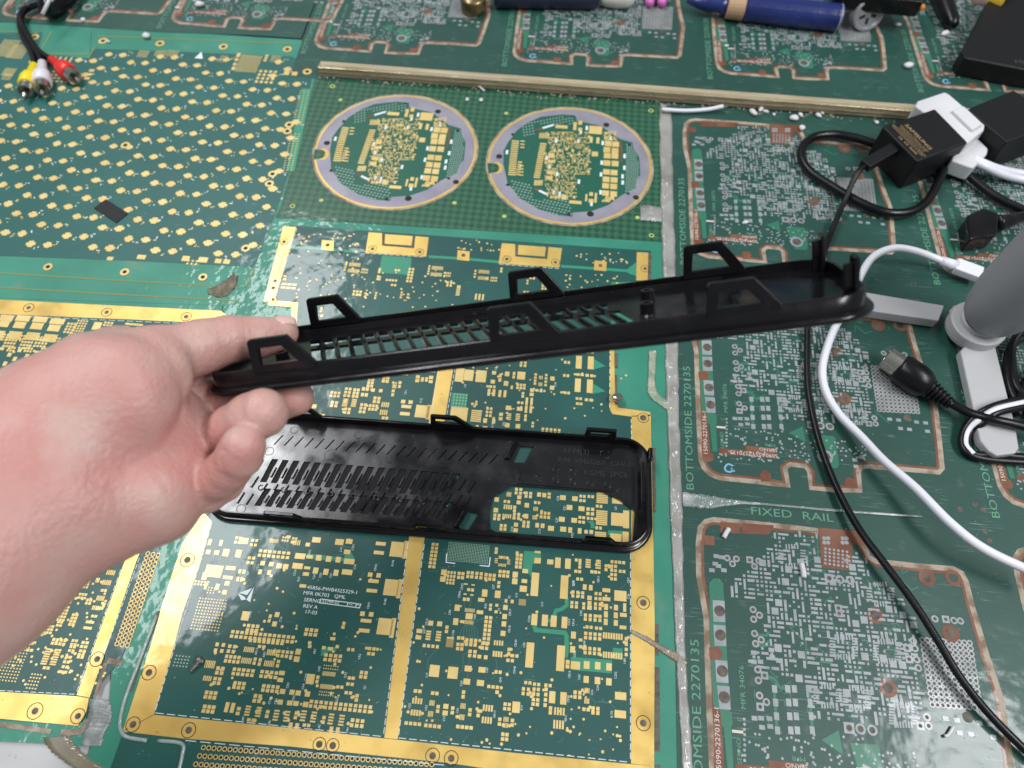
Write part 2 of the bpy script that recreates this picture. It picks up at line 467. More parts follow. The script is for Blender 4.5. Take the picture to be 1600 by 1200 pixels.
# light green copper areas
mg = MB(.0015)
E5 = (800, 850, 7.5)
for pg in ([(140, 80), (340, 95), (335, 230), (240, 235), (225, 390), (180, 330), (125, 300)],):
    mg.prism(poly(E5, pg), Z0, 0.0045)
mg.strip(poly(E5, [(640, 620), (645, 715), (580, 765), (515, 780), (488, 850)]), 0.13, Z0, 0.0045)
mg.strip(poly(E5, [(262, 955), (275, 1008), (620, 1040), (640, 1085), (640, 1250), (625, 1330)]), 0.15, Z0, 0.0045)
mg.strip(poly(E5, [(420, 895), (455, 898)]), 0.12, Z0, 0.0045)
F5 = (800, 975, 5.333)
mg.prism(poly(F5, [(490, 275), (835, 300), (830, 412), (490, 382)]), Z0, 0.0045)
mg.prism(poly(F5, [(840, 198), (922, 204), (918, 300), (838, 290)]), Z0, 0.0045)
A5, B5 = (320, 840, 5), (320, 1000, 5)
mg.prism(poly(A5, [(780, 125), (930, 138), (1090, 160), (1098, 95), (1135, 98), (1168, 160), (1170, 190), (1085, 186), (790, 165)]), Z0, 0.0045)
mg.prism(poly(B5, [(915, 50), (1030, 60), (1025, 90), (960, 95), (950, 130), (905, 120)]), Z0, 0.0045)
J5, K5 = (420, 350, 5), (720, 360, 4.706)
mg.prism(poly(J5, [(885, 245), (1115, 265), (1105, 400), (860, 380)]), Z0, 0.0045)
mg.strip([U(*p) for p in ((452, 386), (505, 389), (560, 394))], 0.16, Z0, 0.0045)
mg.strip([U(*p) for p in ((670, 401), (720, 404), (786, 410))], 0.16, Z0, 0.0045)
mg.strip([U(*p) for p in ((876, 416), (935, 420), (992, 424))], 0.16, Z0, 0.0045)
mg.prism(poly(K5, [(1210, 295), (1290, 235), (1290, 335), (1240, 320)]), Z0, 0.0045)
G5, H5, I5 = (480, 570, 5), (720, 540, 5), (750, 740, 6.154)
mg.prism(poly(G5, [(1130, 218), (1255, 228), (1240, 345), (1118, 325)]), Z0, 0.0045)
mg.prism(poly(H5, [(1040, 105), (1130, 160), (1035, 188)]), Z0, 0.0045)
mg.prism(poly(H5, [(1035, 297), (1130, 358), (1030, 376)]), Z0, 0.0045)
mg.prism(poly(I5, [(1020, 455), (1095, 460), (1105, 525), (1065, 525), (1060, 480)]), Z0, 0.0045)
mg.prism(poly(I5, [(1235, 545), (1420, 555), (1415, 600), (1225, 590)]), Z0, 0.0045)
mg.build("copper_areas", M["trace"], cb)["kind"] = "stuff"

mp = MB(.0025)
kw = dict(ang=AC, parent=cb, mat=M["pad"])
pads(mp, A5, """40,35,25,50;127,42,25,45;305,25,70,50;28,112,35,35;93,118,38,36;165,118,50,58;263,125,45,60;70,262,135,95;0,300,40,60;202,238,78,32;180,312,78,28;175,358,38,35;98,385,30,50;155,427,36,36;8,380,20,50
290,265,2,1,32,0,22,34;273,325,2,1,30,0,22,36;540,25,9,1,8,0,5,30;541,130,7,2,37,35,26,24;360,178,2,2,33,37,24,24;385,40,2,2,32,36,22,22;260,20,2,2,30,34,22,22
452,200,36,36;520,207,36,36;433,268,28,38;503,272,28,38;582,222,42,40;632,227,42,40;745,145,80,45;820,150,50,28;890,158,42,45;968,167,42,45;1042,173,38,45;1128,187,82,42;1112,112,50,35
725,222,82,45;800,237,48,22;790,285,48,28;866,258,40,48;946,268,40,48;1025,275,38,48;1112,270,82,42;766,378,52,26;805,55,34,30;872,18,66,42;1052,35,66,46;1128,30,52,38
1375,48,78,28;1360,118,80,28;1292,290,36,34;1358,296,34,36;1318,340,82,28;1305,415,84,28;1232,595,36,36;1300,600,36,36;1260,650,86,28;1245,727,86,30
1505,92,110,118;1568,95,34,140;1457,390,112,128;1520,400,32,150;1408,695,118,130;1468,706,34,155
318,612,60,72;565,602,36,40;545,675,36,40;512,615,22,30;503,650,22,28;1087,670,24,26;1080,700,26,26;1000,790,40,25;373,708,3,2,36,35,26,28;830,740,3,2,38,35,28,28;450,775,14,2,37,36,26,26
720,40,4,1,14,0,8,40;630,12,3,2,20,24,14,16;700,20,2,2,24,26,18,18""", **kw)
pads(mp, (180, 780, 5.333), """780,960,10,11,25,26,11,11;720,700,5,2,26,24,18,16;800,760,3,3,26,22,11,11""", vias=0, **kw)
pads(mp, B5, """210,70,2,2,40,40,26,28;345,75,6,1,14,0,9,42;215,150,4,2,33,36,24,28;325,162,6,1,14,0,9,46;390,165,1,2,0,32,24,26;430,172,1,2,0,34,24,28;525,98,6,1,14,0,9,46;625,110,4,2,34,34,24,26;730,92,42,46;718,150,44,44
445,52,2,1,34,0,26,24;503,185,6,1,14,0,9,46;572,185,1,2,0,34,24,26;300,252,5,2,37,35,27,27;500,270,4,2,38,36,27,27;603,258,44,34;590,312,46,34;118,240,2,2,38,36,27,30;268,355,3,2,36,34,27,28;95,320,2,2,36,34,27,28
512,380,4,2,37,34,27,28;608,402,42,40;590,485,40,40;682,408,40,40;730,414,40,40;664,492,42,38;712,496,42,38;803,422,40,42;788,504,42,42;410,457,2,2,38,38,28,30;172,525,30,80;217,530,30,80;262,555,1,2,4,38,30,28
335,552,1,4,0,22,42,14;420,562,1,4,0,22,42,14;488,578,1,2,0,36,28,28;557,588,1,4,0,24,42,14;640,596,1,4,0,24,42,14;712,588,1,2,0,36,26,28;770,592,1,4,0,24,42,14;850,602,1,4,0,24,42,14;928,624,1,2,0,36,26,28;985,617,1,4,0,24,42,14;1068,627,1,4,0,24,42,14
362,625,2,1,36,0,28,26;670,668,30,48;720,673,30,48;795,666,2,1,34,0,26,26;988,700,30,48;1038,706,30,48;1190,650,3,2,40,40,28,30;1060,520,13,2,39,36,27,28;825,305,62,80;880,308,1,2,0,34,24,28;970,265,13,1,8,0,5,34;952,365,13,1,8,0,5,36
1000,140,4,2,38,36,27,27;930,60,28,26;982,68,40,26;1035,52,26,26;1140,75,2,1,34,0,24,26;1305,68,2,1,34,0,26,26;1298,108,2,1,34,0,26,26;1240,272,2,2,36,34,26,28;1145,298,2,1,32,0,24,26;1135,345,2,1,34,0,26,26;1055,368,2,1,32,0,24,26;1122,413,2,1,34,0,26,26;1187,452,1,2,0,34,26,28;820,22,26,26;820,50,26,26
480,15,8,1,36,0,26,28;40,190,6,1,14,0,9,60;20,300,5,1,14,0,9,40;45,430,3,2,36,36,28,30;30,540,3,2,36,36,28,30;115,60,2,2,50,48,26,30
985,215,7,2,18,24,9,9;950,420,7,2,18,24,9,9""", **kw)
C5, D5 = (620, 850, 7.5), (620, 1000, 7.5)
pads(mp, C5, """430,135,2,7,46,44,36,34;552,332,64,66;540,412,64,64;640,357,3,2,37,44,26,34;628,440,3,2,36,38,26,30;750,370,2,2,46,48,36,38;858,360,2,2,48,46,36,38;962,370,2,2,52,46,36,38;1092,388,3,2,48,46,36,38
842,535,36,36;887,540,36,36;1030,575,64,86;990,655,76,44;1183,590,68,86;1195,475,1,2,0,46,36,36;792,648,36,40;836,650,36,40;708,748,62,74;690,910,60,80;855,778,8,1,15,0,9,44;848,847,84,70;840,918,8,1,15,0,9,46
974,800,78,44;1098,740,1,2,0,46,34,36;1172,718,36,34;1163,795,36,34;1280,666,32,42;1272,744,54,60;1264,850,54,60;1255,937,54,62;1245,1048,58,62;1352,674,34,42;1470,683,86,72;1060,1010,2,7,50,50,38,40;398,928,58,58;502,936,60,58
265,1020,68,50;253,1095,68,48;370,1070,1,4,0,30,58,22;488,1080,1,4,0,32,60,22;585,1000,1,2,0,50,38,40;622,1150,84,120;745,1140,2,2,48,76,38,40;870,1150,3,2,52,46,38,40;1192,1160,4,1,30,0,20,60
1240,158,6,1,16,0,10,36;1235,248,6,1,16,0,10,34;1165,195,1,3,0,22,36,12;1310,210,1,3,0,22,36,12;1255,350,3,2,46,48,36,38;1388,358,62,66;1382,438,64,68;1165,78,1,2,0,40,34,36;1430,200,2,4,44,46,36,38;1410,105,34,36
810,470,44,16;895,480,40,16;800,588,38,18;880,598,38,18""", **kw)
pads(mp, D5, """398,72,4,1,52,0,36,40;620,35,84,100;740,78,2,2,48,50,38,40;870,30,3,2,52,50,38,40;885,160,2,2,58,50,40,40;968,195,44,44;1042,203,44,48;1030,70,2,2,50,52,38,40;1180,165,4,1,30,0,22,68;1313,135,1,2,0,50,36,40;1383,186,2,1,50,0,36,40;1328,240,2,1,52,0,38,40
440,362,118,140;657,384,118,140;836,335,82,68;998,350,82,66;820,488,80,70;980,504,84,70;1187,376,2,1,48,0,36,42;1128,550,3,1,50,0,38,40;1175,612,42,44;245,600,2,1,52,0,42,42;240,715,4,1,32,0,22,70;222,853,4,1,32,0,24,70;445,625,2,1,50,0,40,42
412,738,4,1,16,0,11,64;395,866,4,1,16,0,11,66;482,808,1,2,0,54,40,42;575,778,60,58;566,856,62,58;653,825,1,2,0,54,40,42;780,638,1,2,0,54,40,44;776,774,4,1,16,0,11,64;762,905,4,1,16,0,11,66;856,846,1,2,0,54,40,42;956,858,1,2,0,54,40,42
1067,798,4,1,32,0,22,76;1055,940,4,1,32,0,22,78;1292,780,2,2,50,54,38,40;1398,788,90,132;1205,957,1,2,0,56,38,42;1353,970,1,2,0,54,40,42;1280,930,4,1,16,0,11,56;1273,1000,4,1,16,0,11,56;1265,1135,2,2,48,56,40,44
188,980,4,1,52,0,40,42;418,1008,4,1,52,0,40,44;793,1022,4,1,52,0,42,44""", **kw)
pads(mp, E5, """300,195,76,64;155,318,66,50;300,95,70,25;448,210,72,58;537,220,66,122;655,232,66,120;268,472,88,275;612,505,90,275;145,435,66,46;132,525,84,72;120,683,86,70;262,885,70,134;385,895,70,134;488,905,70,134;614,920,66,134
775,190,2,1,44,0,34,36;795,250,1,2,0,42,34,36;770,322,2,1,44,0,36,36;892,228,1,4,0,27,60,20;1010,240,1,4,0,28,60,20;1102,278,1,2,0,44,34,36;958,328,2,1,46,0,36,38;1195,210,2,1,46,0,34,36;1285,218,2,1,46,0,36,36;1190,335,2,4,44,50,34,36;1290,322,2,1,44,0,34,36
793,412,2,1,46,0,34,36;852,505,46,64;922,512,44,64;742,588,2,2,56,46,34,38;828,597,1,2,0,46,36,38;908,632,52,52;908,692,46,46;908,745,54,52;1008,612,2,2,48,58,34,38;1105,543,92,46;1105,646,92,46;1270,608,142,122;728,712,2,2,54,46,36,38;840,725,1,2,0,46,34,38
1005,730,2,2,54,48,34,40;1102,738,46,72;1100,825,46,72;1098,913,46,74;1218,745,48,66;1216,836,48,68;1216,925,48,68;1320,745,36,100;1305,832,80,46;1300,978,80,42;945,865,4,2,57,46,36,40;903,975,2,1,48,0,36,38;1015,988,2,1,48,0,36,38;720,1068,58,82;803,1125,44,36
945,1080,4,2,55,50,38,40;1180,1080,8,1,30,0,22,72;1338,1135,1,2,0,50,36,40""", **kw)
pads(mp, F5, """148,258,64,210;405,285,66,215;505,212,42,55;572,190,30,28;668,225,4,2,39,36,26,30;838,262,8,1,21,0,15,52;952,190,1,4,0,43,26,28;463,335,1,2,0,38,32,34;528,345,78,66;622,342,48,64;714,348,46,62;808,358,46,62;618,462,44,58;712,472,46,60;807,482,46,60
132,490,2,1,35,0,26,28;205,503,2,1,35,0,26,28;115,562,2,2,42,38,26,30;200,565,2,2,36,42,26,30;195,650,2,2,36,38,28,30;300,512,2,1,36,0,26,28;280,610,1,4,0,44,28,32;335,610,52,100;428,620,52,104;545,590,2,2,40,38,28,32;625,555,4,1,11,0,8,44;623,642,4,1,11,0,8,44
695,722,2,2,40,36,28,32;617,712,2,1,36,0,28,30;905,600,94,64;902,752,96,64;395,728,4,1,24,0,16,64;388,838,4,1,24,0,16,72;320,720,1,2,0,36,28,34
560,922,14,14;645,967,14,14;738,960,14,14;843,920,14,14;842,1046,14,14;640,1088,14,14;477,1096,14,14""", **kw)
pads(mp, G5, """55,325,36,32;105,410,2,2,33,30,24,24;218,232,3,2,28,26,20,20;210,308,2,2,34,26,24,22;315,215,2,3,30,27,22,20;380,222,2,3,28,26,22,22;297,295,1,5,0,13,40,9;365,298,1,5,0,13,40,9;312,360,2,2,30,28,22,22;495,140,2,3,28,26,22,22;455,190,2,1,30,0,24,28;447,235,2,1,30,0,24,28
515,198,28,26;575,203,28,26;613,115,2,2,30,28,24,24;543,275,2,2,32,28,24,24;435,340,2,3,30,28,22,22;515,335,3,2,26,28,20,22;610,312,4,1,16,0,10,38;597,372,4,1,16,0,10,40;605,430,2,2,28,28,22,22;683,160,3,3,12,18,8,14;672,205,24,22;668,235,22,24;723,155,1,2,0,30,22,24
865,95,32,26;968,100,34,26;900,115,22,34;932,115,22,34;860,125,32,24;965,132,32,24;750,288,34,28;808,292,34,28;775,327,78,26;763,383,78,26;900,365,110,98;950,370,35,112;1190,78,65,110;1262,82,75,85;1358,90,82,92;1185,385,135,108;1320,400,1,6,0,16,82,12
1050,492,55,22;1112,502,50,20;740,70,4,1,26,0,20,18;940,40,8,2,16,20,10,10""", **kw)
pads(mp, H5, """260,213,32,28;307,252,1,2,0,34,22,28;362,222,36,36;353,296,36,38;250,282,34,30;248,322,2,1,28,0,20,20;220,365,22,55;258,368,22,55;305,375,22,55;345,377,22,55;472,235,62,60;487,145,2,2,32,24,20,20;470,320,3,2,26,24,20,20;415,232,1,2,0,28,20,24;485,385,1,2,0,24,20,20
582,262,1,4,0,24,20,18;625,250,3,1,11,0,7,28;622,303,3,1,11,0,7,28;665,270,1,4,0,26,20,18;716,258,34,32;713,330,34,32;555,365,1,2,0,34,32,26;612,352,2,1,28,0,20,20;515,435,20,58;553,437,20,58;510,497,20,58;547,500,20,58;460,495,44,30;372,487,42,34;465,447,2,1,28,0,20,20
105,457,2,1,28,0,20,20;220,520,2,3,28,28,20,20;190,587,30,36;257,592,26,36;188,648,38,36;127,645,1,2,0,28,20,20;313,555,1,2,0,34,30,26;377,555,1,4,0,14,34,9;445,560,1,4,0,15,34,10;363,622,36,34;446,630,36,34;323,668,2,1,28,0,20,20;400,675,2,1,30,0,22,20
518,695,24,22;703,682,5,3,32,26,20,20;562,618,1,2,0,26,20,20;505,565,1,2,0,28,20,24;922,130,46,100;1015,135,46,100;914,310,46,105;1008,318,46,105;830,132,2,1,28,0,20,22;823,235,2,1,28,0,20,22;932,228,2,1,30,0,24,20;1005,235,2,1,36,0,26,22
828,370,2,1,28,0,22,22;922,415,2,1,28,0,22,20;1000,425,2,1,36,0,26,22;925,455,2,1,28,0,24,20;1010,50,2,1,36,0,26,20""", **kw)
pads(mp, I5, """160,250,42,42;152,352,44,44;162,418,2,2,40,34,28,30;278,200,4,1,12,0,8,44;370,170,2,2,42,36,28,28;465,205,2,2,42,32,28,28;378,228,40,36;372,278,40,36;568,202,38,42;618,208,38,42;665,212,1,2,0,32,30,26;258,270,2,1,36,0,26,28;268,322,4,1,22,0,15,44;450,305,44,44
333,340,1,2,0,34,28,28;258,410,5,1,18,0,12,40;350,410,2,2,42,36,28,32;442,410,44,46;535,340,4,1,12,0,8,40;527,422,4,1,12,0,8,40;550,280,2,1,36,0,26,28;625,400,3,2,36,38,26,30;442,487,2,2,42,36,28,32;222,518,2,2,38,34,28,30;346,492,40,38;342,545,42,38
550,497,36,44;602,502,36,44;682,527,58,48;797,232,56,46;912,242,54,46;860,326,56,48;976,338,58,46;786,440,58,48;905,450,56,46;800,535,58,48;867,543,38,52;958,552,36,54;1020,560,34,36;1070,562,36,38;985,240,2,2,34,42,26,28;1065,222,2,1,36,0,26,28
1060,365,2,2,44,44,32,32;1145,315,2,1,36,0,26,28;978,445,2,2,36,44,28,28;1058,432,2,1,36,0,26,28;1140,523,2,1,36,0,26,30;1175,237,1,6,0,17,108,13;1170,425,1,8,0,18,108,14;1158,595,1,4,0,18,108,14;1318,440,115,125;1405,440,58,170;1305,618,110,80;1400,610,60,100;1320,255,100,70""", **kw)
pads(mp, J5, """672,318,9,1,10,0,6,28;660,366,9,1,10,0,6,28;600,330,1,4,0,20,16,14;748,368,4,2,14,22,9,14;1318,345,9,1,10,0,6,28;1308,395,9,1,10,0,6,28;1250,360,1,4,0,20,16,14;1395,395,4,2,14,20,9,14;1105,400,2,5,26,24,18,18;958,440,4,1,24,0,18,16;975,478,2,1,24,0,18,16
690,540,3,2,26,24,18,18;755,555,1,2,0,24,16,16;835,560,1,3,0,20,16,14;1035,555,1,3,0,20,16,14;1087,563,1,2,0,24,18,16;160,472,3,1,42,0,34,16;150,500,3,1,42,0,34,16;1480,520,1,6,0,14,30,9;1410,470,2,2,26,22,16,18;865,365,1,2,0,22,18,18;853,420,1,2,0,20,18,18;380,715,3,1,34,0,22,18;410,670,1,2,0,22,18,18
125,420,1,2,0,20,24,14;1005,362,2,1,24,0,18,16""", **kw)
pads(mp, K5, """170,305,9,1,9,0,5,26;165,352,9,1,9,0,5,26;243,360,4,2,13,20,8,13;137,490,3,1,26,0,14,44;615,390,2,5,22,20,16,15;480,455,2,1,24,0,16,16;105,320,1,3,0,22,16,14;298,292,1,2,0,20,16,16;525,350,2,1,24,0,16,22;490,380,1,2,0,20,14,14""", **kw)
random.seed(11)
for (x0, y0, x1, y1), n in (((462, 365, 560, 385), 34), ((455, 392, 560, 470), 46), ((690, 375, 780, 392), 18), ((900, 395, 985, 412), 22), ((880, 425, 985, 450), 26), ((560, 420, 720, 480), 40),
                            ((500, 1095, 985, 1180), 30), ((720, 560, 980, 660), 50), ((640, 860, 990, 1150), 70), ((330, 850, 600, 1120), 70)):
    for _ in range(n):
        vx, vy = random.uniform(x0, x1), random.uniform(y0, y1)
        if 468 < vx < 572 and 908 < vy < 964: continue
        mp.disc(*U(vx, vy), random.choice((0.035, 0.045, 0.055)), Z0, 0.007, 7)
mp.build("small_pads", M["pad"], cb)["kind"] = "stuff"
# fine ball-grid arrays
mp = MB()
pads(mp, C5, "835,105,26,13,19,17.5,9,9", ang=AC, vias=0)
pads(mp, (480, 570, 5), "1192,280,5,5,24,24,11,11", ang=AC, vias=0)
pads(mp, (150, 975, 5.333), "712,310,5,4,27,28,12,12", ang=AC, vias=0)
mp.build("ball_grid", P("pale_green_balls", (0.30, 0.48, 0.33), 0.5), cb)["kind"] = "stuff"
# printed legend
ms = MB()
A90 = math.radians(90) + AC
def tpx(mb_, txt, px, py, hpx, ang, z=0.0118, mirror=False, sx=1.0):
    k = size_at(px, py, 10, 10, 0)[0] / 10
    put_text(mb_, txt, *U(px, py), hpx*k*1.4, ang, z, mirror, sx)
for txt, px, py in (("45856-PWB4325329-1", 519.5, 922), ("MFR 0K703   QML", 507, 930), ("SERNO", 488.5, 938.5), ("55799-02", 517, 941), ("12", 548, 943.5), ("A", 559.5, 945), ("REV A", 485, 948), ("17-03", 486, 957)):
    tpx(ms, txt, px, py, 4.6 if txt in ('55799-02', '12', 'A') else 5.6, AC - 0.02, sx=1.12)
box = [(501, 936), (564, 944), (561.5, 950), (499, 942)]
ms.strip([U(*p) for p in box], 0.025, Z0, 0.0118, closed=True)
for q in (([(544, 941.5), (542, 947.5)]), ([(557, 943), (555, 949.5)])): ms.strip([U(*p) for p in q], 0.025, Z0, 0.0118)
for pg in ([(372, 927), (383, 933), (384, 937), (377, 938)], [(397, 917), (391, 941), (385, 937), (394, 922)], [(374, 926.5), (394, 919), (386, 930)]):
    ms.prism([U(*p) for p in pg], Z0, 0.0118)
ms.strip(poly(C5, [(585, 110), (578, 215), (685, 228)]), 0.035, Z0, 0.0118); ms.strip(poly(C5, [(1095, 155), (1082, 262), (970, 252)]), 0.035, Z0, 0.0118)
for ent in "C524,333,871;Q1,344,872;L12,363,874;C521,403,886;R422,412,901;C534,461,895;R37,467,905;C60,491,901;C59,501,899;C61,517,899;C74,555,886;R50,484,863;L14,533,859;C751,552,855;CR42,587,887;R196,614,880;R185,602,940;CR41,576,946;C10,439,968;C102,391,960;R7,388,896;C55,358,933;AR15,401,1018;AR9,413,1023;CR2,562,1026;VR7,492,1018;C103,478,1058;U45,499,1045;Q32,540,1055;G32,527,1093;Q1,570,1074;CR3,450,1071;CR4,474,1073;CR5,459,1091;C518,422,1095;CR6,431,1096;U87,380,1124;U86,421,1130;U85,499,1136;U84,543,1141;CR32,722,917;CR46,718,929;U60,742,964;CR15,667,972;Q37,663,986;C106,708,990;L27,771,917;R30,759,947;F1,780,952;F2,796,933;L16,807,930;CR17,797,957;CR18,796,983;CR49,806,1005;C90,703,957;L19,667,1055;C67,761,1047;C60,721,1068;U25,640,1103;U22,666,1106;C57,694,1123;U21,715,1110;AR13,773,1116;E14,815,1106;Q41,782,1062;CR48,804,1047;L13,847,944;C206,827,967;C553,889,972;Q18,896,911;CR11,935,905;CR14,896,973;U30,908,958;C26,982,932;CR7,982,907;Q10,896,912;L20,819,1008;C552,898,1022;F104,913,1006;CR19,890,1054;C63,905,1058;C64,934,1075;C202,962,1055;U16,925,1082;C558,888,1092;AR11,884,1122;R170,956,1116;U80,976,1033;C27,870,813;C28,872,779;C21,882,794;C14,800,827;C12,843,830;R402,894,837;L21,962,794;G6,643,566;CR1,634,613;R18,658,626;U3,727,603;C8,775,576;R191,770,664;C92,787,663;R30,846,610;C18,868,601".split(";"):
    t, x, y = ent.split(",")
    k = size_at(float(x), float(y), 10, 10, 0)[0] / 10
    put_text(ms, t, *U(float(x), float(y)), 5.0*k, A90, 0.0118, False, 0.95)
# dashed white line along the frame
def dashes(mb_, a, b, n, w=0.022, fill=0.72):
    for i in range(n):
        t0, t1 = i/n, (i+fill)/n
        mb_.strip([U(a[0]+(b[0]-a[0])*t, a[1]+(b[1]-a[1])*t) for t in (t0, t1)], w, Z0, 0.0122)
for a, b, n in (((332, 818), (242, 1113), 22), ((243, 1114), (600, 1151), 20), ((637.5, 848), (599, 1150), 22), ((663, 850), (622.5, 1152), 22), ((623, 1153), (984, 1191), 22), ((985, 850), (985, 1190), 24),
                ((684.5, 576), (672, 664), 8), ((711, 576), (698, 650), 8), ((464, 357), (430, 468), 14), ((572, 396), (664, 402), 10), ((780, 413), (876, 420), 10), ((953, 545), (952.5, 640), 9), ((986, 655), (987, 690), 4), ((290, 1157), (700, 1196), 18)):
    dashes(ms, a, b, n)
ms.build("printed_legend", M["silk"], cb)["kind"] = "stuff"
# fine traces
mt = MB(.002); random.seed(5)
for ent in ("620,1017,608,1058;690,1008,700,1030", ):
    pass
def tr(ctx, pts, w=0.02): mt.strip(poly(ctx, pts), w, Z0, 0.0035)
tr(D5, [(478, 100), (372, 215), (352, 325), (380, 360)]); tr(D5, [(835, 130), (778, 180), (765, 360), (725, 388)]); tr(D5, [(850, 190), (845, 300)]); tr(D5, [(833, 370), (825, 450)]); tr(D5, [(1160, 220), (1175, 310), (1165, 360)]); tr(D5, [(265, 620), (262, 690)]); tr(D5, [(1230, 380), (1300, 380), (1322, 360)])
for a in range(7):
    tr(C5, [(800+a*15, 945), (760+a*30, 980+abs(3-a)*8), (745+a*34, 1050+a*8), (745+a*40, 1110)])
tr(C5, [(905, 930), (960, 890), (1020, 858)]); tr(C5, [(720, 905), (780, 912)]); tr(C5, [(875, 590), (870, 680), (845, 755)]); tr(C5, [(785, 660), (790, 730), (808, 760)])
for a in range(8): tr(A5, [(515+a*8, 42), (495+a*16, 70+abs(3.5-a)*3), (440+a*30, 105)])
tr(F5, [(645, 605), (690, 650), (820, 660), (865, 715)]); tr(F5, [(680, 690), (690, 655)]); tr(F5, [(720, 640), (820, 655), (860, 620)]); tr(H5, [(155, 295), (160, 318), (215, 325)]); tr(B5, [(520, 285), (515, 350), (490, 440)]); tr(B5, [(880, 600), (890, 670), (840, 672)]); tr(B5, [(1225, 690), (1218, 745)])
for _ in range(90):
    x, y = random.uniform(330, 980), random.uniform(850, 1170)
    if 460 < x < 575 and 905 < y < 964: continue
    d = random.choice(((9, 0), (0, 9), (7, 7), (-7, 7))); L = random.uniform(.5, 1.8)
    mt.strip([U(x, y), U(x + d[0]*L*.5, y + d[1]*L*.5), U(x + d[0]*L, y + d[1]*L + random.uniform(-3, 3))], 0.016, Z0, 0.003)
mt.build("fine_traces", P("buried_trace", (0.05, 0.17, 0.13), 0.4, **FILM), cb)["kind"] = "stuff"
# connector hole field below the frame
mp, mh = MB(), MB()
for r, (x0, y0) in enumerate(((318, 1168), (312, 1181), (306, 1194))):
    for i in range(44):
        x, y = U(x0 + i*8.3, y0 + i*0.62)
        mp.ring(x, y, 0.05, 0.078, Z0, Z1, 10); mh.disc(x, y, 0.05, Z0, 0.006, 8)
mp.build("hole_rings", M["pad"], cb)["kind"] = "stuff"; mh.build("hole_field", M["hole"], cb)["kind"] = "stuff"

# ---- gold-framed board at the left ---------------------------------------------------------------------
lb = thing("gold_framed_circuit_board", (*U(80, 760), -0.17), "teal circuit board with gold frame at the left edge behind the hand", "circuit board")
m1 = MB(); m1.prism(quadpx([(-330, 455), (348, 472), (344, 512), (299, 640), (224, 860), (179, 960), (135, 1110), (130, 1165), (-330, 1140)]), -0.165, -0.02); m1.build("border_rail", M["mint"], lb)
m1 = MB(); m1.prism(quadpx([(-330, 466), (350, 486), (340, 540), (245, 870), (222, 945), (190, 1030), (137, 1093), (122, 1134), (-330, 1100)]), -0.018, 0.0); m1.build("core_panel", M["teal"], lb)
def gl(pts):
    b = MB(); b.prism(quadpx(pts), 0.001, 0.0085); return b.build("gold_frame_strip", M["gold"], lb)
gl([(-330, 452), (-8, 468), (345, 486), (356, 494), (340, 506), (200, 499), (0, 491), (-330, 474)])
gl([(235, 770), (256, 770), (213, 877), (140, 1090), (120, 1086), (191, 888)])
gl([(-330, 1066), (0, 1081), (120, 1088), (139, 1091), (135, 1112), (122, 1134), (0, 1123), (-330, 1098)])
mp = MB(.0025); kl = dict(ang=0.006, parent=lb, mat=M["pad"])
L5, N5 = (0, 460, 4.848), (0, 860, 4.617)
pads(mp, L5, """50,180,105,46;30,225,80,45;175,182,110,44;150,232,90,50;305,190,110,44;280,240,92,50;435,205,112,44;410,255,92,50
10,300,1,6,0,0,0,0;110,310,8,1,13,0,11,60;245,318,8,1,13,0,11,60;378,332,8,1,13,0,11,60;5,305,4,1,13,0,11,60
530,255,3,4,26,22,18,16;610,240,4,5,22,20,14,14;735,240,62,60;790,265,3,1,40,0,32,20;820,225,3,2,26,20,18,14;945,265,1,4,0,13,50,8;1015,228,6,1,18,0,14,16;1050,262,36,26
40,325,2,3,24,20,16,14;75,370,4,3,24,24,18,16;195,385,4,3,24,24,18,16;310,370,4,3,26,24,18,16;85,415,3,2,22,22,16,16;215,420,3,2,22,22,16,16;340,425,3,2,24,24,18,16;170,325,2,2,24,22,16,14;300,335,2,2,24,22,16,14;435,345,2,2,24,22,16,14
72,457,30,30;205,467,30,30;112,490,28,34;38,525,28,34;172,532,28,32;255,488,32,18;240,525,34,30;280,437,34,18;150,425,30,26;15,412,32,24;520,345,6,1,10,0,6,30;545,305,3,2,18,18,12,12;115,620,4,3,20,22,14,14;30,670,4,3,22,20,14,14;205,590,30,18;490,395,34,20""".replace("10,300,1,6,0,0,0,0;", ""), **kl)
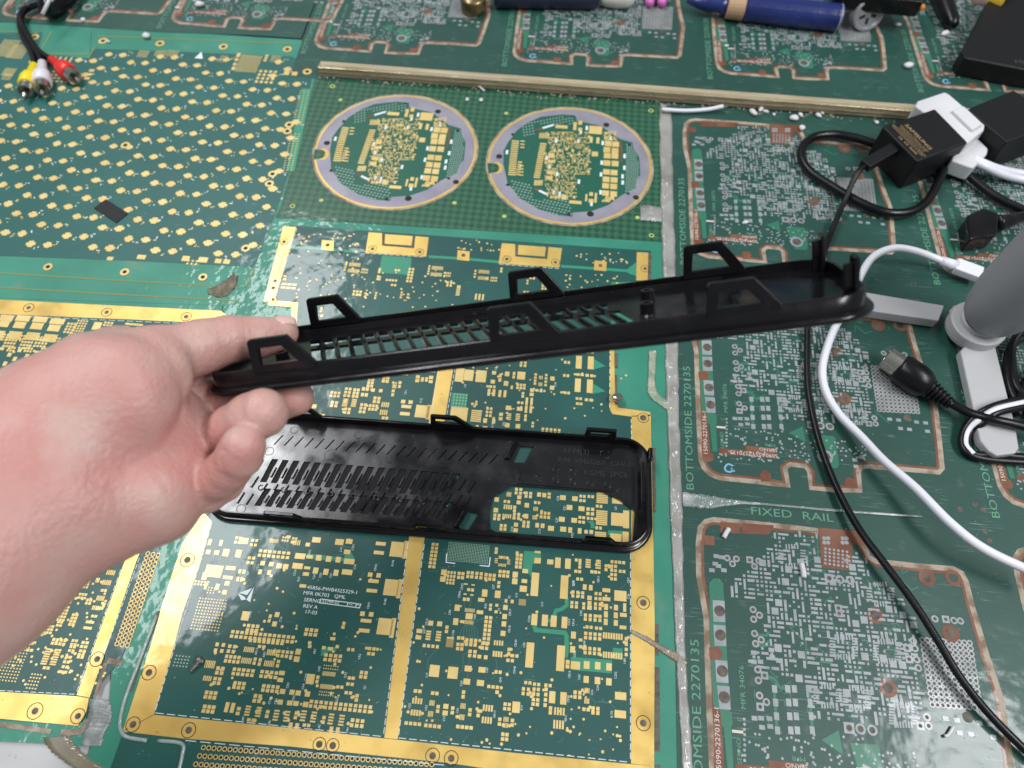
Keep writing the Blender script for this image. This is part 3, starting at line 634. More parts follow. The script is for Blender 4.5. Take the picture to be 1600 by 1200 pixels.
pads(mp, N5, """800,160,5,1,13,0,9,36;770,232,5,1,13,0,9,36;640,212,30,34;705,215,28,34;535,232,28,38;572,236,28,38;625,245,2,3,22,22,16,16;418,245,3,2,22,24,18,18;465,270,2,1,24,0,18,18;540,272,2,2,24,22,18,18;750,290,2,1,24,0,20,20;330,275,2,2,24,22,18,18;318,315,3,2,20,20,16,16
380,320,1,5,0,15,36,10;450,330,1,5,0,15,36,10;520,310,2,2,24,22,18,18;595,330,3,2,22,26,18,18;640,370,2,2,24,24,20,20;725,345,6,1,10,0,7,36;695,415,5,1,13,0,9,32;755,385,1,3,0,20,18,16;300,375,4,2,22,24,18,18;420,390,2,1,24,0,20,20;500,365,2,2,22,22,18,18
265,430,3,2,22,24,18,18;320,475,1,5,0,15,40,10;385,480,1,6,0,15,36,10;405,430,2,1,24,0,20,20;455,455,3,5,22,24,18,18;530,500,2,4,26,24,22,20;680,475,2,1,24,0,20,20;650,518,62,20;633,560,62,20;225,465,3,3,22,24,18,18;180,500,3,3,22,24,18,18;430,530,2,2,24,24,20,18;220,540,3,3,22,24,18,18
350,570,3,3,24,24,20,18;285,595,3,2,24,24,20,18;195,590,3,2,24,24,18,18;425,660,4,2,28,28,22,22;535,665,2,2,26,28,20,20;520,710,2,2,26,28,20,20;610,680,2,2,30,30,24,22;235,665,2,1,28,0,24,22;215,720,2,1,28,0,24,22;335,765,1,7,0,18,46,12;400,770,1,7,0,18,46,12;590,740,2,2,28,28,22,22
495,770,2,1,28,0,22,22;480,805,2,1,28,0,22,22;470,840,2,1,28,0,22,22;460,878,2,1,28,0,22,22;335,848,2,1,28,0,22,22;245,945,4,5,22,26,11,11;70,790,10,14,23,23,10,10;150,445,4,2,22,22,16,16;580,770,2,1,28,0,22,22""", **kl)
random.seed(3)
for _ in range(150):
    px, py = random.uniform(0, 170), random.uniform(880, 1070)
    if px < 250 - (py-880)*.45: mp.disc(*U(px, py), 0.045, Z0, 0.007, 7)
mp.build("small_pads", M["pad"], lb)["kind"] = "stuff"
me_, mh, mk = MB(), MB(), MB()
for x, y, h in ((45, 481, 8), (167, 488, 8), (291, 495, 8), (152, 1030, 11), (55, 1111, 12), (122, 1119, 11)):
    eyelet(me_, mh, x, y, h*.62, h*.42, h, mk)
rr = MB()
for c in range(3):
    for i in range(40):
        t = i/20
        x, y = U(231 - 48*t + c*8.0, 865 + 141*t + c*1.2)
        if i < 21:
            me_.ring(x, y, 0.055, 0.085, Z0, Z1, 10); mh.disc(x, y, 0.055, Z0, 0.006, 8)
me_.build("hole_eyelets", M["pad"], lb)["kind"] = "stuff"; mh.build("drilled_holes", M["dull"], lb)["kind"] = "stuff"; mk.build("hole_halos", M["hole"], lb)["kind"] = "stuff"
ms = MB()
dashes(ms, (218, 872), (160, 1030), 16); dashes(ms, (0, 1079), (120, 1085), 10); dashes(ms, (0, 493), (340, 508), 24); dashes(ms, (189, 890), (119, 1084), 16)
ms.build("printed_legend", M["silk"], lb)["kind"] = "stuff"
ms = MB()
for pts, w in (([(0, 1132), (80, 1143)], 7), ([(95, 1144), (125, 1144), (141, 1122)], 8), ([(168, 1032), (190, 1036)], 8), ([(165, 1036), (150, 1085)], 6)):
    k = size_at(pts[0][0], pts[0][1], 10, 10, 0)[0] / 10
    ms.strip([U(*p) for p in pts], w*k, -0.01, 0.004)
ms.build("milled_slots", M["rout"], lb)["kind"] = "stuff"

# ---- board with four-lobed pads, upper left ---------------------------------------------------------------
db = thing("dotted_circuit_board", (*U(220, 250), -0.17), "teal circuit board dotted with four-lobed gold pads at upper left", "circuit board")
m1 = MB(); m1.prism(quadpx([(-400, 25), (60, 36), (470, 62), (500, 110), (492, 140), (440, 335), (432, 352), (384, 560), (378, 478), (-400, 452)]), -0.165, -0.010); m1.build("border_rail", M["mint"], db)
m1 = MB(); m1.prism(quadpx([(-400, 62), (66, 50), (60, 85), (138, 90), (150, 76), (260, 80), (455, 88), (490, 108), (470, 210), (432, 330), (398, 417), (200, 407), (-400, 385)]), -0.009, 0.0); m1.build("core_panel", M["teal_sheen"], db)
flower = MB()
def flow(w=0.315):
    f = MB(); a, c, e = w*.70, w*.27, w*.40     # wide cross with chamfered inner corners
    pts = [(a, c*.75), (a*.9, c), (e, c), (e*.95, w*.50), (e*.7, w*.58), (-e*.7, w*.58), (-e*.95, w*.50), (-e, c), (-a*.9, c), (-a, c*.75)]
    pts += [(-x, -y) for x, y in pts]
    f.prism(pts, 0.0, Z1)
    me = bpy.data.meshes.new("lobed_pad"); me.from_pydata([(x*S, y*S, z*S) for x, y, z in f.v], [], f.f); me.materials.append(M["pad"]); return me
def V2(p): return Vector(U(*p))
zz = lambda x, y: (200 + x/5.333, y/5.333)
a_ = (V2(zz(1240, 817)) - V2(zz(270, 472))) / 5
b_ = (V2(zz(210, 587)) - V2(zz(270, 472)))
c_ = ((V2(zz(390, 480)) - V2(zz(270, 472))) + (V2(zz(1362, 822)) - V2(zz(1240, 817)))) / 2
o_ = V2(zz(270, 472))
bnd = quadpx([(-60, 70), (60, 90), (150, 84), (470, 96), (462, 200), (430, 325), (398, 410), (200, 402), (-60, 392)])
def inside(p, pg):
    r = False; j = len(pg) - 1
    for i in range(len(pg)):
        if (pg[i][1] > p[1]) != (pg[j][1] > p[1]) and p[0] < (pg[j][0]-pg[i][0])*(p[1]-pg[i][1])/(pg[j][1]-pg[i][1]) + pg[i][0]: r = not r
        j = i
    return r
fm = flow(); random.seed(2); msk = MB(.001); mp = MB(.0025); nfl = 0
cl = quadpx([(-60, 60), (90, 60), (90, 95), (100, 130), (-60, 130)])
cr = quadpx([(360, 80), (425, 80), (430, 118), (355, 118)])
for i in range(-14, 16):
    for j in range(-2, 24):
        for k in (0, 1):
            p = o_ + a_*i + b_*j + c_*k
            if inside(p, bnd) and not inside(p, cl) and not inside(p, cr):
                if nfl < 290:
                    lo_ = link("lobed_pad", fm, db, loc=(p.x, p.y, 0.0)); lo_.rotation_euler = (0, 0, random.choice((0, .12, -.1, 3.14))); lo_.scale = (random.uniform(.92, 1.08), random.uniform(.9, 1.08), 1); nfl += 1
                for _ in range(3):
                    q = p + c_*0.45 + Vector((random.uniform(-.12, .12), random.uniform(.0, .3)))*(1 if k else -1)
                    (msk if random.random() < .5 else mp).rect(q.x, q.y, random.uniform(.05, .13), random.uniform(.03, .06), random.choice((0, 1.57)), Z0, 0.007)
pads(mp, (200, 0, 5.333), "125,450,7,6,13,10,7,5;270,445,8,5,12,10,7,5;370,445,8,5,12,10,7,5;795,490,5,5,13,12,6,6;1230,490,7,5,12,11,7,5;1005,530,16,15,11.6,9.6,7,5.5;920,460,1,1,1,1,28,34;905,497,1,1,1,1,28,22;890,535,1,1,1,1,26,22;878,570,1,1,1,1,26,28;1150,485,1,3,0,20,26,14;1355,612,2,1,68,0,46,30;1150,640,4,4,42,30,24,18", ang=0.0, vias=0)
pads(mp, (0, 0, 5.333), "60,400,9,12,17,12,11,6;150,430,9,10,16,12,11,6;75,600,6,6,17,11,12,6;60,640,5,4,16,14,10,6;470,500,6,1,47,0,14,62;745,620,1,3,-20,34,44,20;785,510,40,26;500,640,5,4,40,26,24,12;260,500,20,50", ang=0.0, vias=0)
pads(mp, (0, 400, 2.963), "510,12,1,1,1,1,28,16;655,5,1,1,1,1,40,20;860,12,1,1,1,1,34,24;940,18,1,1,1,1,44,24;1030,25,2,1,40,0,30,20;890,30,3,2,20,14,10,8", ang=0.0, vias=0)
for c, (x0, y0) in enumerate(((470, 142), (476, 142), (482, 142))):
    for i in range(34):
        t = i/33
        if 0.45 < t < 0.52: continue
        mp.rect(*U(x0 - 27*t, y0 + 124*t), 0.09, 0.045, 0, Z0, 0.006)
mp.build("small_pads", M["pad"], db)["kind"] = "stuff"
put_text(msk, "A", *U(313, 88), 0.01, 0, .009)
msk.prism(quadpx([(304, 91), (315, 81), (317, 92)]), Z0, 0.009)
msk.build("printed_legend", M["silk"], db)["kind"] = "stuff"
mg = MB(); mg.prism(quadpx([(79, 46), (143, 48), (140, 92), (56, 84), (66, 60)]), 0.0005, 0.02); mg.build("break_off_tab", M["mint"], db)
mg = MB()
mg.prism(quadpx([(472, 138), (487, 139), (460, 268), (448, 266)]), Z0, 0.004); mg.build("copper_areas", M["trace"], db)["kind"] = "stuff"
me_, mh = MB(), MB()
for x, y in ((54, 58), (161, 64), (250, 68), (349, 73), (449, 77), (480, 112), (452, 195), (449, 205), (426, 272), (421, 287), (384, 388), (75, 417), (195, 425), (317, 433), (196, 227)):
    eyelet(me_, mh, x, y, 7, 3.4)
me_.build("hole_eyelets", M["pad"], db)["kind"] = "stuff"; mh.build("drilled_holes", M["hole"], db)["kind"] = "stuff"
ms = MB()
for pts in ([(-20, 425), (150, 436), (375, 449)], [(-20, 448), (200, 461), (370, 470)], [(398, 420), (384, 448)], [(0, 48), (60, 52)], [(150, 56), (300, 62), (460, 68)], [(138, 92), (150, 72)], [(60, 86), (80, 50)], [(65, 84), (140, 84)]):
    ms.strip([U(*p) for p in pts], 0.06, -0.01, 0.021 if pts[0][0] in (60, 65, 138) else 0.003)
ms.build("score_lines", P("olive_score_line", (0.22, 0.23, 0.06), 0.6), db)["kind"] = "stuff"

# ---- panel with the two round boards ---------------------------------------------------------------------------
def weave():
    m = P("green_weave_panel", (0.02, 0.12, 0.06), 0.42, **FILM); nt = m.node_tree; N, L = nt.nodes, nt.links
    g = N.new("ShaderNodeNewGeometry"); mp_ = N.new("ShaderNodeMapping")
    mp_.inputs["Rotation"].default_value = (0, 0, math.radians(45.4)); mp_.inputs["Scale"].default_value = (1/(0.265*S),)*3
    L.new(g.outputs["Position"], mp_.inputs["Vector"])
    c = N.new("ShaderNodeTexChecker"); c.inputs["Scale"].default_value = 1.0
    c.inputs[1].default_value = (0.009, 0.072, 0.038, 1); c.inputs[2].default_value = (0.032, 0.118, 0.064, 1)
    L.new(mp_.outputs[0], c.inputs[0]); L.new(c.outputs[0], N["Principled BSDF"].inputs["Base Color"]); return m
rb = thing("woven_circuit_board", (*U(750, 250), -0.17), "green woven panel carrying two round circuit boards below the rail", "circuit board")
m1 = MB(); m1.prism(quadpx([(492, 122), (1032, 160), (1036, 360), (1036, 378), (430, 340), (440, 318), (470, 205)]), -0.163, -0.0015); m1.build("woven_panel", weave(), rb)
me_, mh = MB(), MB()
for x, y in ((519.5, 135), (457, 322), (1017, 173), (1018, 368)): eyelet(me_, mh, x, y, 4.2, 2.2)
for x, y in ((532, 156), (502, 313), (710, 317), (791, 177), (788, 338), (996, 340)): me_.disc(*U(x, y), 0.11, Z0, 0.006, 12)
me_.build("fiducials", P("yellow_green_fiducial", (0.42, 0.50, 0.15), 0.5), rb)["kind"] = "stuff"; mh.build("drilled_holes", M["hole"], rb)["kind"] = "stuff"
CC = [(-0.33406*26, 1.0937*26), (0.01139*26, 1.08964*26)]; RR = 0.16232*26
C1 = (480, 130, 5.333)
def cloc(x, y):
    p = U(480 + x/5.333, 130 + y/5.333); return (p[0]-CC[0][0], p[1]-CC[0][1])
def circ(r, n=72, a0=0.0): return [(r*math.cos(a0+2*math.pi*i/n), r*math.sin(a0+2*math.pi*i/n)) for i in range(n)]
nx, ny = cloc(140, 590); na = math.atan2(ny, nx)
def notched(r, nr, depth):
    out = []
    for i in range(97):
        a = na + math.radians(5.2*r/RR + (360-10.4*r/RR)*i/96); out.append((r*math.cos(a), r*math.sin(a)))
    e = Vector((math.cos(na), math.sin(na))); s_ = Vector((-e.y, e.x))
    for i in range(9):
        a = math.pi*i/8; out.append(tuple(e*(r-depth+.0) + s_*(-nr*math.cos(a)) - e*(nr*math.sin(a)*0.8)))
    return out
def round_parts():
    R_ = {}
    b = MB(); b.strip(circ(RR*1.0, 80), 0.10, Z0, 0.003, closed=True); R_["routed_gap"] = (b, M["rout"])
    b = MB(); b.prism(notched(RR*0.988, 0.34, 0.30), 0.0, 0.010); R_["gilded_edge"] = (b, M["gold"])
    b = MB(); b.prism(notched(RR*0.962, 0.42, 0.32), 0.002, 0.0125); R_["tin_ring"] = (b, M["lav"])
    b = MB()
    inn = [(290, 350), (340, 290), (440, 225), (560, 175), (750, 155), (850, 165), (850, 205), (1040, 245), (1180, 350), (1280, 380), (1290, 430), (1320, 500), (1305, 640), (1265, 690), (1250, 750), (1120, 810), (1000, 890), (850, 940), (700, 950), (690, 985), (560, 970), (430, 930), (350, 880), (270, 830), (240, 770), (200, 720), (190, 560), (210, 450), (260, 380)]
    b.prism([cloc(*p) for p in inn], 0.003, 0.0145); R_["green_core"] = (b, M["trace"] if False else P("round_core_mask", (0.008, 0.10, 0.062), 0.45, **FILM))
    b = MB(.002); ZA, ZB = 0.004, 0.0185
    def rc(x, y, w, h):
        p = cloc(x, y); ww, hh = size_at(480 + x/5.333, 130 + y/5.333, w/5.333, h/5.333, 0); b.rect(p[0], p[1], ww, hh, 0.0, ZA, ZB)
    for i in range(17): rc(320-5*i if i < 9 else 275-4*(i-9), 375+17*i, 60, 10); rc(545-6*i, 395+17*i, 52, 11)
    for i in range(12): rc(378-5*i, 375+25*i, 34, 9) if i not in (3, 4, 5, 6, 7) else None
    for i in range(6): rc(330-7*i, 545+20*i, 34, 10)
    for i in range(6): rc(528+13*i, 328, 9, 44); rc(425+12*i, 712, 9, 44)
    for x, y, w, h in ((995, 280, 105, 65), (945, 360, 26, 50), (1000, 365, 26, 50), (958, 475, 50, 38), (830, 250, 26, 66), (878, 222, 32, 34), (868, 275, 34, 26), (596, 492, 54, 34), (590, 538, 60, 22), (566, 630, 56, 26), (552, 672, 52, 32), (866, 855, 40, 30), (875, 800, 30, 30), (830, 830, 16, 60), (908, 830, 18, 80), (735, 868, 100, 26), (718, 256, 100, 26), (648, 828, 40, 40)): rc(x, y, w, h)
    for x, y in ((1082, 390), (1142, 395), (1062, 440), (1128, 448), (1058, 488), (1120, 490), (1045, 548), (1112, 552), (1030, 620), (1092, 625), (1018, 680), (1082, 685), (1005, 732), (1070, 738), (995, 792), (1060, 798)): rc(x, y, 56, 44)
    random.seed(9)
    occ_ = set()
    for _ in range(2600):
        i, j = random.randrange(30), random.randrange(38); w_, h2 = random.choice(((1, 1), (1, 1), (2, 1), (1, 2), (1, 1), (2, 2)))
        cs = [(i+a, j+c) for a in range(w_) for c in range(h2)]
        x, y = 560 + (i + w_/2)*12.5 - j*1.8, 295 + (j + h2/2)*14
        if any(c in occ_ for c in cs) or (x > 770 and y > 650) or (x > 900 and y < 300) or (x < 590 and y < 460): continue
        occ_.update(cs)
        if random.random() < .22: continue
        rc(x, y, w_*12.5 - 4.5, h2*14 - 5)
    for _ in range(60): rc(random.uniform(1055, 1160), random.uniform(290, 365), 10, 9)
    for _ in range(30): rc(random.uniform(960, 1060), random.uniform(820, 860), 12, 14)
    R_["gold_pads"] = (b, M["pad"])
    b = MB(); ZA, ZB = 0.004, 0.0175
    for i in range(17):
        for j in range(9):
            x, y = 240+27*i + (j % 2)*12, 700 + 24*j + 6*i
            if (x < 700 and y < 965 and y > 690+ (x-240)*.25 and x > 205 + max(0, (y-780))*1.1 and not (400 < x < 575 and y < 850)): rc(x, y, 15, 9)
    for i in range(6):
        for j in range(24):
            x, y = 1235 + 18*i - 3.2*j + (j % 2)*6, 400 + 17*j
            if y < 790 and x > 1130 and x + (y-400)*.0 < 1305: rc(x, y, 9, 11)
    for i in range(17):
        for j in range(5):
            x, y = 400+26*i, 240 - 5*i + 22*j
            if y > 170 and (x < 480 or y < 235 - (x-480)*.0): rc(x, y, 13, 8)
    R_["via_field"] = (b, P("dull_via_pad", (0.26, 0.36, 0.32), 0.5))
    b = MB()
    for x, y in ((235, 465), (655, 370), (870, 295), (925, 265), (1110, 345), (1200, 490), (1183, 585), (1157, 655), (1150, 705), (1003, 545), (982, 640), (790, 700), (565, 580), (555, 510), (570, 790), (615, 800), (955, 785), (620, 640), (865, 880), (1037, 385), (840, 370)): rc(x, y, 20, 34)
    b.strip([cloc(560, 268), cloc(655, 240)], 0.13, ZA, 0.02); b.strip([cloc(450, 775), cloc(520, 810)], 0.13, ZA, 0.02)
    R_["printed_marks"] = (b, M["silk"])
    b = MB()
    b.strip([cloc(500, 285), cloc(560, 268)], 0.12, ZA, 0.02); b.strip([cloc(420, 760), cloc(450, 775)], 0.13, ZA, 0.02); b.strip([cloc(520, 810), cloc(555, 828)], 0.13, ZA, 0.02); b.strip([cloc(1190, 370), cloc(1165, 540)], 0.09, ZA, 0.02)
    R_["bare_strips"] = (b, M["copper"])
    b = MB()
    for x, y, r in ((1090, 238, .16), (165, 500, .16), (1240, 825, .15), (843, 962, .17), (305, 320, .09), (200, 730, .09), (663, 965, .09), (1255, 400, .09), (1180, 795, .08), (820, 170, .08)): b.disc(*cloc(x, y), r, ZA, 0.0212, 16)
    R_["drilled_holes"] = (b, M["hole"])
    return R_
RP = round_parts()
first = None
for n_, c in enumerate(CC):
    if n_ == 0:
        root = None; meshes = {}
        for nm, (b, mt_) in RP.items():
            me = bpy.data.meshes.new(nm); me.from_pydata([(x*S, y*S, z*S) for x, y, z in b.v], [], b.f); me.materials.append(mt_); meshes[nm] = me
    root = link("round_board", meshes["gilded_edge"], rb, loc=(c[0], c[1], 0.0))
    root["label"] = "left round board with lavender tin ring" if n_ == 0 else "right round board with lavender tin ring"
    root.rotation_euler = (0, 0, 0.0 if n_ == 0 else -0.01)
    for nm, me in meshes.items():
        if nm == "gilded_edge": continue
        q = bpy.data.objects.new(nm, me); COL.objects.link(q); q.parent = root; ORG[q.name] = ORG[rb.name]
        if nm in ("gold_pads", "via_field", "printed_marks", "drilled_holes", "bare_strips"): q["kind"] = "stuff"
# ------------------------------------------------------------------ dark green panels of repeated boards (right and far side)
H1 = (0.26366*26, 1.11166*26)                 # first hole of the far right board
PY, PX, A2 = 0.42964*26, 0.44277*26, 0.00675
O2 = (-0.55569*26, 1.62375*26)
hC = (H1[0], H1[1] - 2*PY); hB = (H1[0], H1[1] - PY)
def tC(px, py): p = U(px, py); return (p[0]-hC[0], p[1]-hC[1])
def tB(px, py): p = U(px, py); return (p[0]-hB[0], p[1]-hB[1])
def zc(x, y): return tC(1060 + x/2.963, 800 + y/2.963)
def zb(x, y): return tB(1060 + x/5.333, 550 + y/5.333)
TP = {}
# routed outline: left side and bottom traced on the middle board, top and right side on the near one
out = [tC(*p) for p in ((1092, 900), (1091, 850), (1094, 825), (1103, 815), (1115, 812), (1180, 818), (1245, 825), (1300, 832), (1330, 836), (1345, 842), (1351, 855), (1356, 870), (1368, 877), (1430, 884), (1490, 889), (1503, 896), (1509, 908))]
out += [tB(*p) for p in ((1428, 535), (1445, 590), (1461.6, 636), (1468, 690), (1472, 731), (1466, 738), (1410, 733), (1357, 729), (1345, 730), (1341, 736), (1343, 766), (1303.8, 765.6), (1268, 762), (1265, 737), (1258.8, 728), (1234, 725.5), (1226.5, 731), (1230.6, 758), (1206, 756), (1189.4, 753.4), (1125, 747), (1110, 741), (1100, 731), (1095, 718), (1091, 644), (1088, 550))]
b = MB(); b.strip(out, 0.20, 0.0, 0.004, closed=True); TP["routed_outline"] = (b, M["rout"], False)
cx_ = sum(p[0] for p in out)/len(out); cy_ = sum(p[1] for p in out)/len(out)
def inset(d):
    n = len(out); r = []
    for i in range(n):
        a, c = Vector(out[i-1]), Vector(out[(i+1) % n]); t = (c-a).normalized(); r.append((out[i][0] + t.y*d, out[i][1] - t.x*d))
    return r
ar = sum(out[i-1][0]*out[i][1] - out[i][0]*out[i-1][1] for i in range(len(out)))
CPS = []
b = MB(); b.strip(inset(0.15 if ar < 0 else -0.15), 0.10, 0.0, 0.006, closed=True); CPS.append(('copper_edge', b))
ZA, ZB = 0.0, 0.0065
def q4c(f, pts):
    q = MB(); q.prism([f(*p) for p in pts], ZA, ZB + .0007*(len(CPS) % 4)); CPS.append(('copper_patch', q))
def q4(f, pts): b.prism([f(*p) for p in pts], ZA, ZB)
q4c(zc, [(195, 45), (285, 52), (285, 100), (195, 97)]); q4c(zc, [(293, 52), (440, 62), (440, 78), (415, 105), (293, 100)]); q4c(zc, [(645, 72), (840, 90), (860, 120), (860, 155), (805, 148), (803, 270), (665, 258)])
q4c(zc, [(120, 108), (165, 112), (168, 155), (120, 152)])
q4c(zb, [(340, 803), (562, 818), (558, 783), (820, 802), (818, 890), (560, 868), (340, 856)])
q4c(zb, [(165, 165), (235, 165), (250, 200), (235, 235), (175, 235)]); q4c(zb, [(195, 505), (240, 510), (265, 845), (290, 870), (280, 905), (210, 905), (195, 860)])
q4c(zb, [(690, 1010), (720, 990), (760, 1005), (770, 1080), (685, 1080)]); q4c(zb, [(1390, 1065), (1430, 1050), (1470, 1070), (1500, 1130), (1380, 1130)])
for x, y in ((970, 815), (910, 478), (1260, 562), (1150, 305), (1272, 305)): p = zc(x, y); b = MB(); b.ring(p[0], p[1], 0.16, 0.30, ZA, ZB+.003, 18); CPS.append(('copper_ring', b))
for x, y in ((250, 873), (725, 1030), (1430, 1090), (213, 198)): p = zb(x, y); b = MB(); b.ring(p[0], p[1], 0.12, 0.22, ZA, 0.0098, 16); CPS.append(('copper_ring', b))
for i_, (nm_, b) in enumerate(CPS): TP[nm_ + '#%d' % i_] = (b, M['copper'], False)

b = MB(.0015)
q4(zc, [(142, 330), (160, 308), (190, 308), (207, 330), (212, 410), (240, 980), (195, 985), (160, 880), (148, 600)])
q4(zb, [(1110, 690), (1285, 700), (1308, 720), (1340, 940), (1320, 970), (1210, 960), (1195, 940)])
q4(zb, [(918, 675), (1035, 620), (1062, 755)])
q4(zb, [(250, 520), (318, 520), (322, 590), (312, 605), (325, 830), (285, 830), (262, 610), (250, 595)])
for pts in ([(560, 325), (610, 340), (640, 385), (690, 395)], [(495, 98), (560, 98), (575, 80)], [(495, 155), (550, 155), (575, 130)], [(605, 380), (620, 620)], [(920, 240), (990, 250), (1000, 270)], [(840, 400), (860, 630)]):
    b.strip([zb(*p) for p in pts], 0.10, ZA, 0.0045)
for pts in ([(430, 120), (460, 85), (640, 90), (650, 260), (640, 290)], [(700, 620), (780, 700), (850, 800)], [(1150, 900), (1240, 990)], [(1020, 640), (1100, 740)], [(520, 540), (590, 600), (590, 700)]):
    b.strip([zc(*p) for p in pts], 0.045, ZA, 0.0045)
random.seed(21)
for _ in range(70):
    x, y = random.uniform(300, 1050), random.uniform(150, 1000)
    d = random.choice(((1, 0), (0, 1), (1, 1), (1, -1))); L = random.uniform(25, 90)
    b.strip([zc(x, y), zc(x + d[0]*L*.6, y + d[1]*L*.6), zc(x + d[0]*L*.6 + random.choice((0, L*.4)), y + L*.4)], 0.04, ZA, 0.004)
TP["green_copper"] = (b, M["leaf"], True)
b = MB(.0025); bh = MB(.0008)
def rz(f, x, y, w, h, s): 
    p = f(x, y); b.rect(p[0], p[1], w*0.0098*5.333/s*1.13, h*0.0098*5.333/s*1.22, 0, ZA, 0.008)
# four tinned squares with holes
for pts, hc in (([(158, 408), (213, 412), (217, 510), (162, 508)], (190, 458)), ([(162, 522), (218, 526), (222, 622), (167, 620)], (194, 570)), ([(170, 685), (226, 690), (232, 792), (176, 788)], (203, 737)), ([(178, 803), (236, 808), (242, 916), (190, 912)], (212, 858))):
    b.prism([zc(*p) for p in pts], ZA, 0.008); p = zc(*hc); bh.disc(p[0], p[1], 0.19, ZA, 0.0122, 16)
# dense field of tinned pads
field = [zc(*p) for p in ((440, 85), (640, 100), (650, 290), (830, 180), (860, 190), (900, 330), (1000, 350), (1110, 520), (1090, 720), (1130, 860), (1130, 1000), (960, 980), (900, 965), (620, 960), (560, 780), (330, 700), (340, 640), (400, 560), (420, 400), (240, 400), (250, 310), (350, 260), (420, 160))]
xs = [p[0] for p in field]; ys = [p[1] for p in field]
g = 0.155; occ = set(); random.seed(4)
nx_, ny_ = int((max(xs)-min(xs))/g), int((max(ys)-min(ys))/g)
for t in range(5200):
    i, j = random.randrange(nx_), random.randrange(ny_)
    w, h = random.choice(((1, 1), (1, 2), (2, 1), (2, 1), (1, 1), (2, 2), (1, 1), (3, 1), (1, 3)))
    cells = [(i+a, j+c) for a in range(w) for c in range(h)]
    if any(c in occ for c in cells): continue
    x, y = min(xs) + (i + w/2)*g, min(ys) + (j + h/2)*g
    if not inside((x, y), field): continue
    if random.random() < (0.34 if (w, h) == (1, 1) else 0.10): occ.update(cells); continue
    occ.update(cells); k = random.uniform(.46, .66)
    b.rect(x, y, w*g - g*(1-k), h*g - g*(1-k), 0, ZA, 0.008)
for x, y, n in ((525, 205, 5), (765, 625, 7), (965, 645, 7), (825, 860, 6), (1040, 940, 7), (935, 380, 5), (690, 850, 5)):
    for k in range(n):
        o5 = (k - (n-1)/2)*13
        for a in (-1, 1):
            p = zc(x + o5, y + a*45); b.rect(p[0], p[1], 0.055, 0.19, 0, ZA, 0.0085)
            p = zc(x + a*52, y + o5); b.rect(p[0], p[1], 0.2, 0.055, 0, ZA, 0.0085)
for x, y in ((175, 205), (170, 240), (155, 270), (200, 210), (185, 250), (210, 270)): p = zc(x, y); b.rect(p[0], p[1], 0.2, 0.14, 0, ZA, 0.008)
# diode and capacitor pairs low on the board
for y in (395, 470, 545, 622):
    for x, w in ((608, 36), (697, 36), (742, 36), (842, 34)):
        p = zb(x + (y-395)*.07, y); b.rect(p[0], p[1], w*.0047, 0.235, 0, ZA, 0.008)
for x, y in ((470, 195), (470, 245), (515, 245), (590, 180), (640, 180), (595, 220), (640, 240), (515, 555), (570, 558), (520, 605), (575, 600), (470, 555), (1530, 880), (1470, 900), (1570, 955), (1480, 955)): p = zb(x, y); b.rect(p[0], p[1], 0.19, 0.14, 0, ZA, 0.008)
for i in range(5):
    for j in range(3):
        p = tB(1390 + i*14 + j*3, 655 + j*13 + i*1.5)
        if random.random() < .7: b.rect(p[0], p[1], 0.19, 0.14, 0, ZA, 0.008)
def hring(p, r0, r1, sq=False):
    if sq: b.rect(p[0], p[1], 2*r1, 2*r1, 0, ZA, 0.008); bh.disc(p[0], p[1], r0, ZA, 0.0122, 10)
    else: b.ring(p[0], p[1], r0, r1, ZA, 0.008, 14); bh.disc(p[0], p[1], r0, ZA, 0.0065, 10)
for x, y in ((698, 307), (747, 313), (795, 317)): hring(zc(x, y), 0.085, 0.16, x < 700)
for x, y in ((790, 1000), (843, 1005), (897, 1010)): hring(zc(x, y), 0.10, 0.17, x < 800)
for x, y in ((1187, 495), (1237, 497), (1087, 597), (1094, 632), (1058, 630), (1068, 682), (1102, 683), (1110, 722), (1150, 950), (1158, 990), (1120, 990), (345, 452), (375, 478), (348, 497), (352, 563), (383, 592), (357, 610), (367, 730), (398, 757), (370, 780), (375, 850), (407, 880), (378, 902), (225, 213), (268, 217), (330, 222), (372, 227), (250, 240), (352, 252), (740, 445), (744, 470), (1275, 503), (1305, 505)):
    hring(zc(x, y), 0.065, 0.125, random.random() < .3)
for r in range(13):
    for c in range(10):
        p0 = zc(1128 + c*24.5 + r*3.9, 592 + r*25 + c*1.6); hring(p0, 0.055, 0.10)
for x, y in ((970, 815), (910, 478), (1260, 562), (1150, 305), (1340, 950)): p = zc(x, y); bh.disc(p[0], p[1], 0.17, ZA, 0.0122, 16)
p = zb(1222, 873); b.ring(p[0], p[1], 0.22, 0.32, ZA, 0.0085, 8); bh.disc(p[0], p[1], 0.2, ZA, 0.0122, 16)
for _ in range(150):
    x, y = random.uniform(330, 1560), random.uniform(640, 920)
    if x < 1250 or y > 720: p = zb(x, y); b.disc(p[0], p[1], 0.045, ZA, 0.0075, 7)
for i in range(9): p = zb(400 + (i % 2)*2, 560 + i*28); b.disc(p[0], p[1], .05, ZA, .0075, 7)
for i in range(30):
    p = zc(680 + (i % 6)*20, 170 + (i//6)*17 + (i % 6)*3); b.disc(p[0], p[1], 0.05, ZA, 0.009, 8)
for i in range(4):
    for x0 in (675, 760):
        p = zc(x0 + (i % 2)*18, 122 + (i//2)*20); b.disc(p[0], p[1], 0.08, ZA, 0.009, 8)
TP["tinned_pads"] = (b, M["tin"], True); TP["drilled_holes"] = (bh, M["dull"], True)
b = MB()
def tt(txt, p, size, ang, sx=1.0, mirror=False, z=0.0118): put_text(b, txt, p[0], p[1], size, ang, z, mirror, sx)
q90 = math.radians(90)
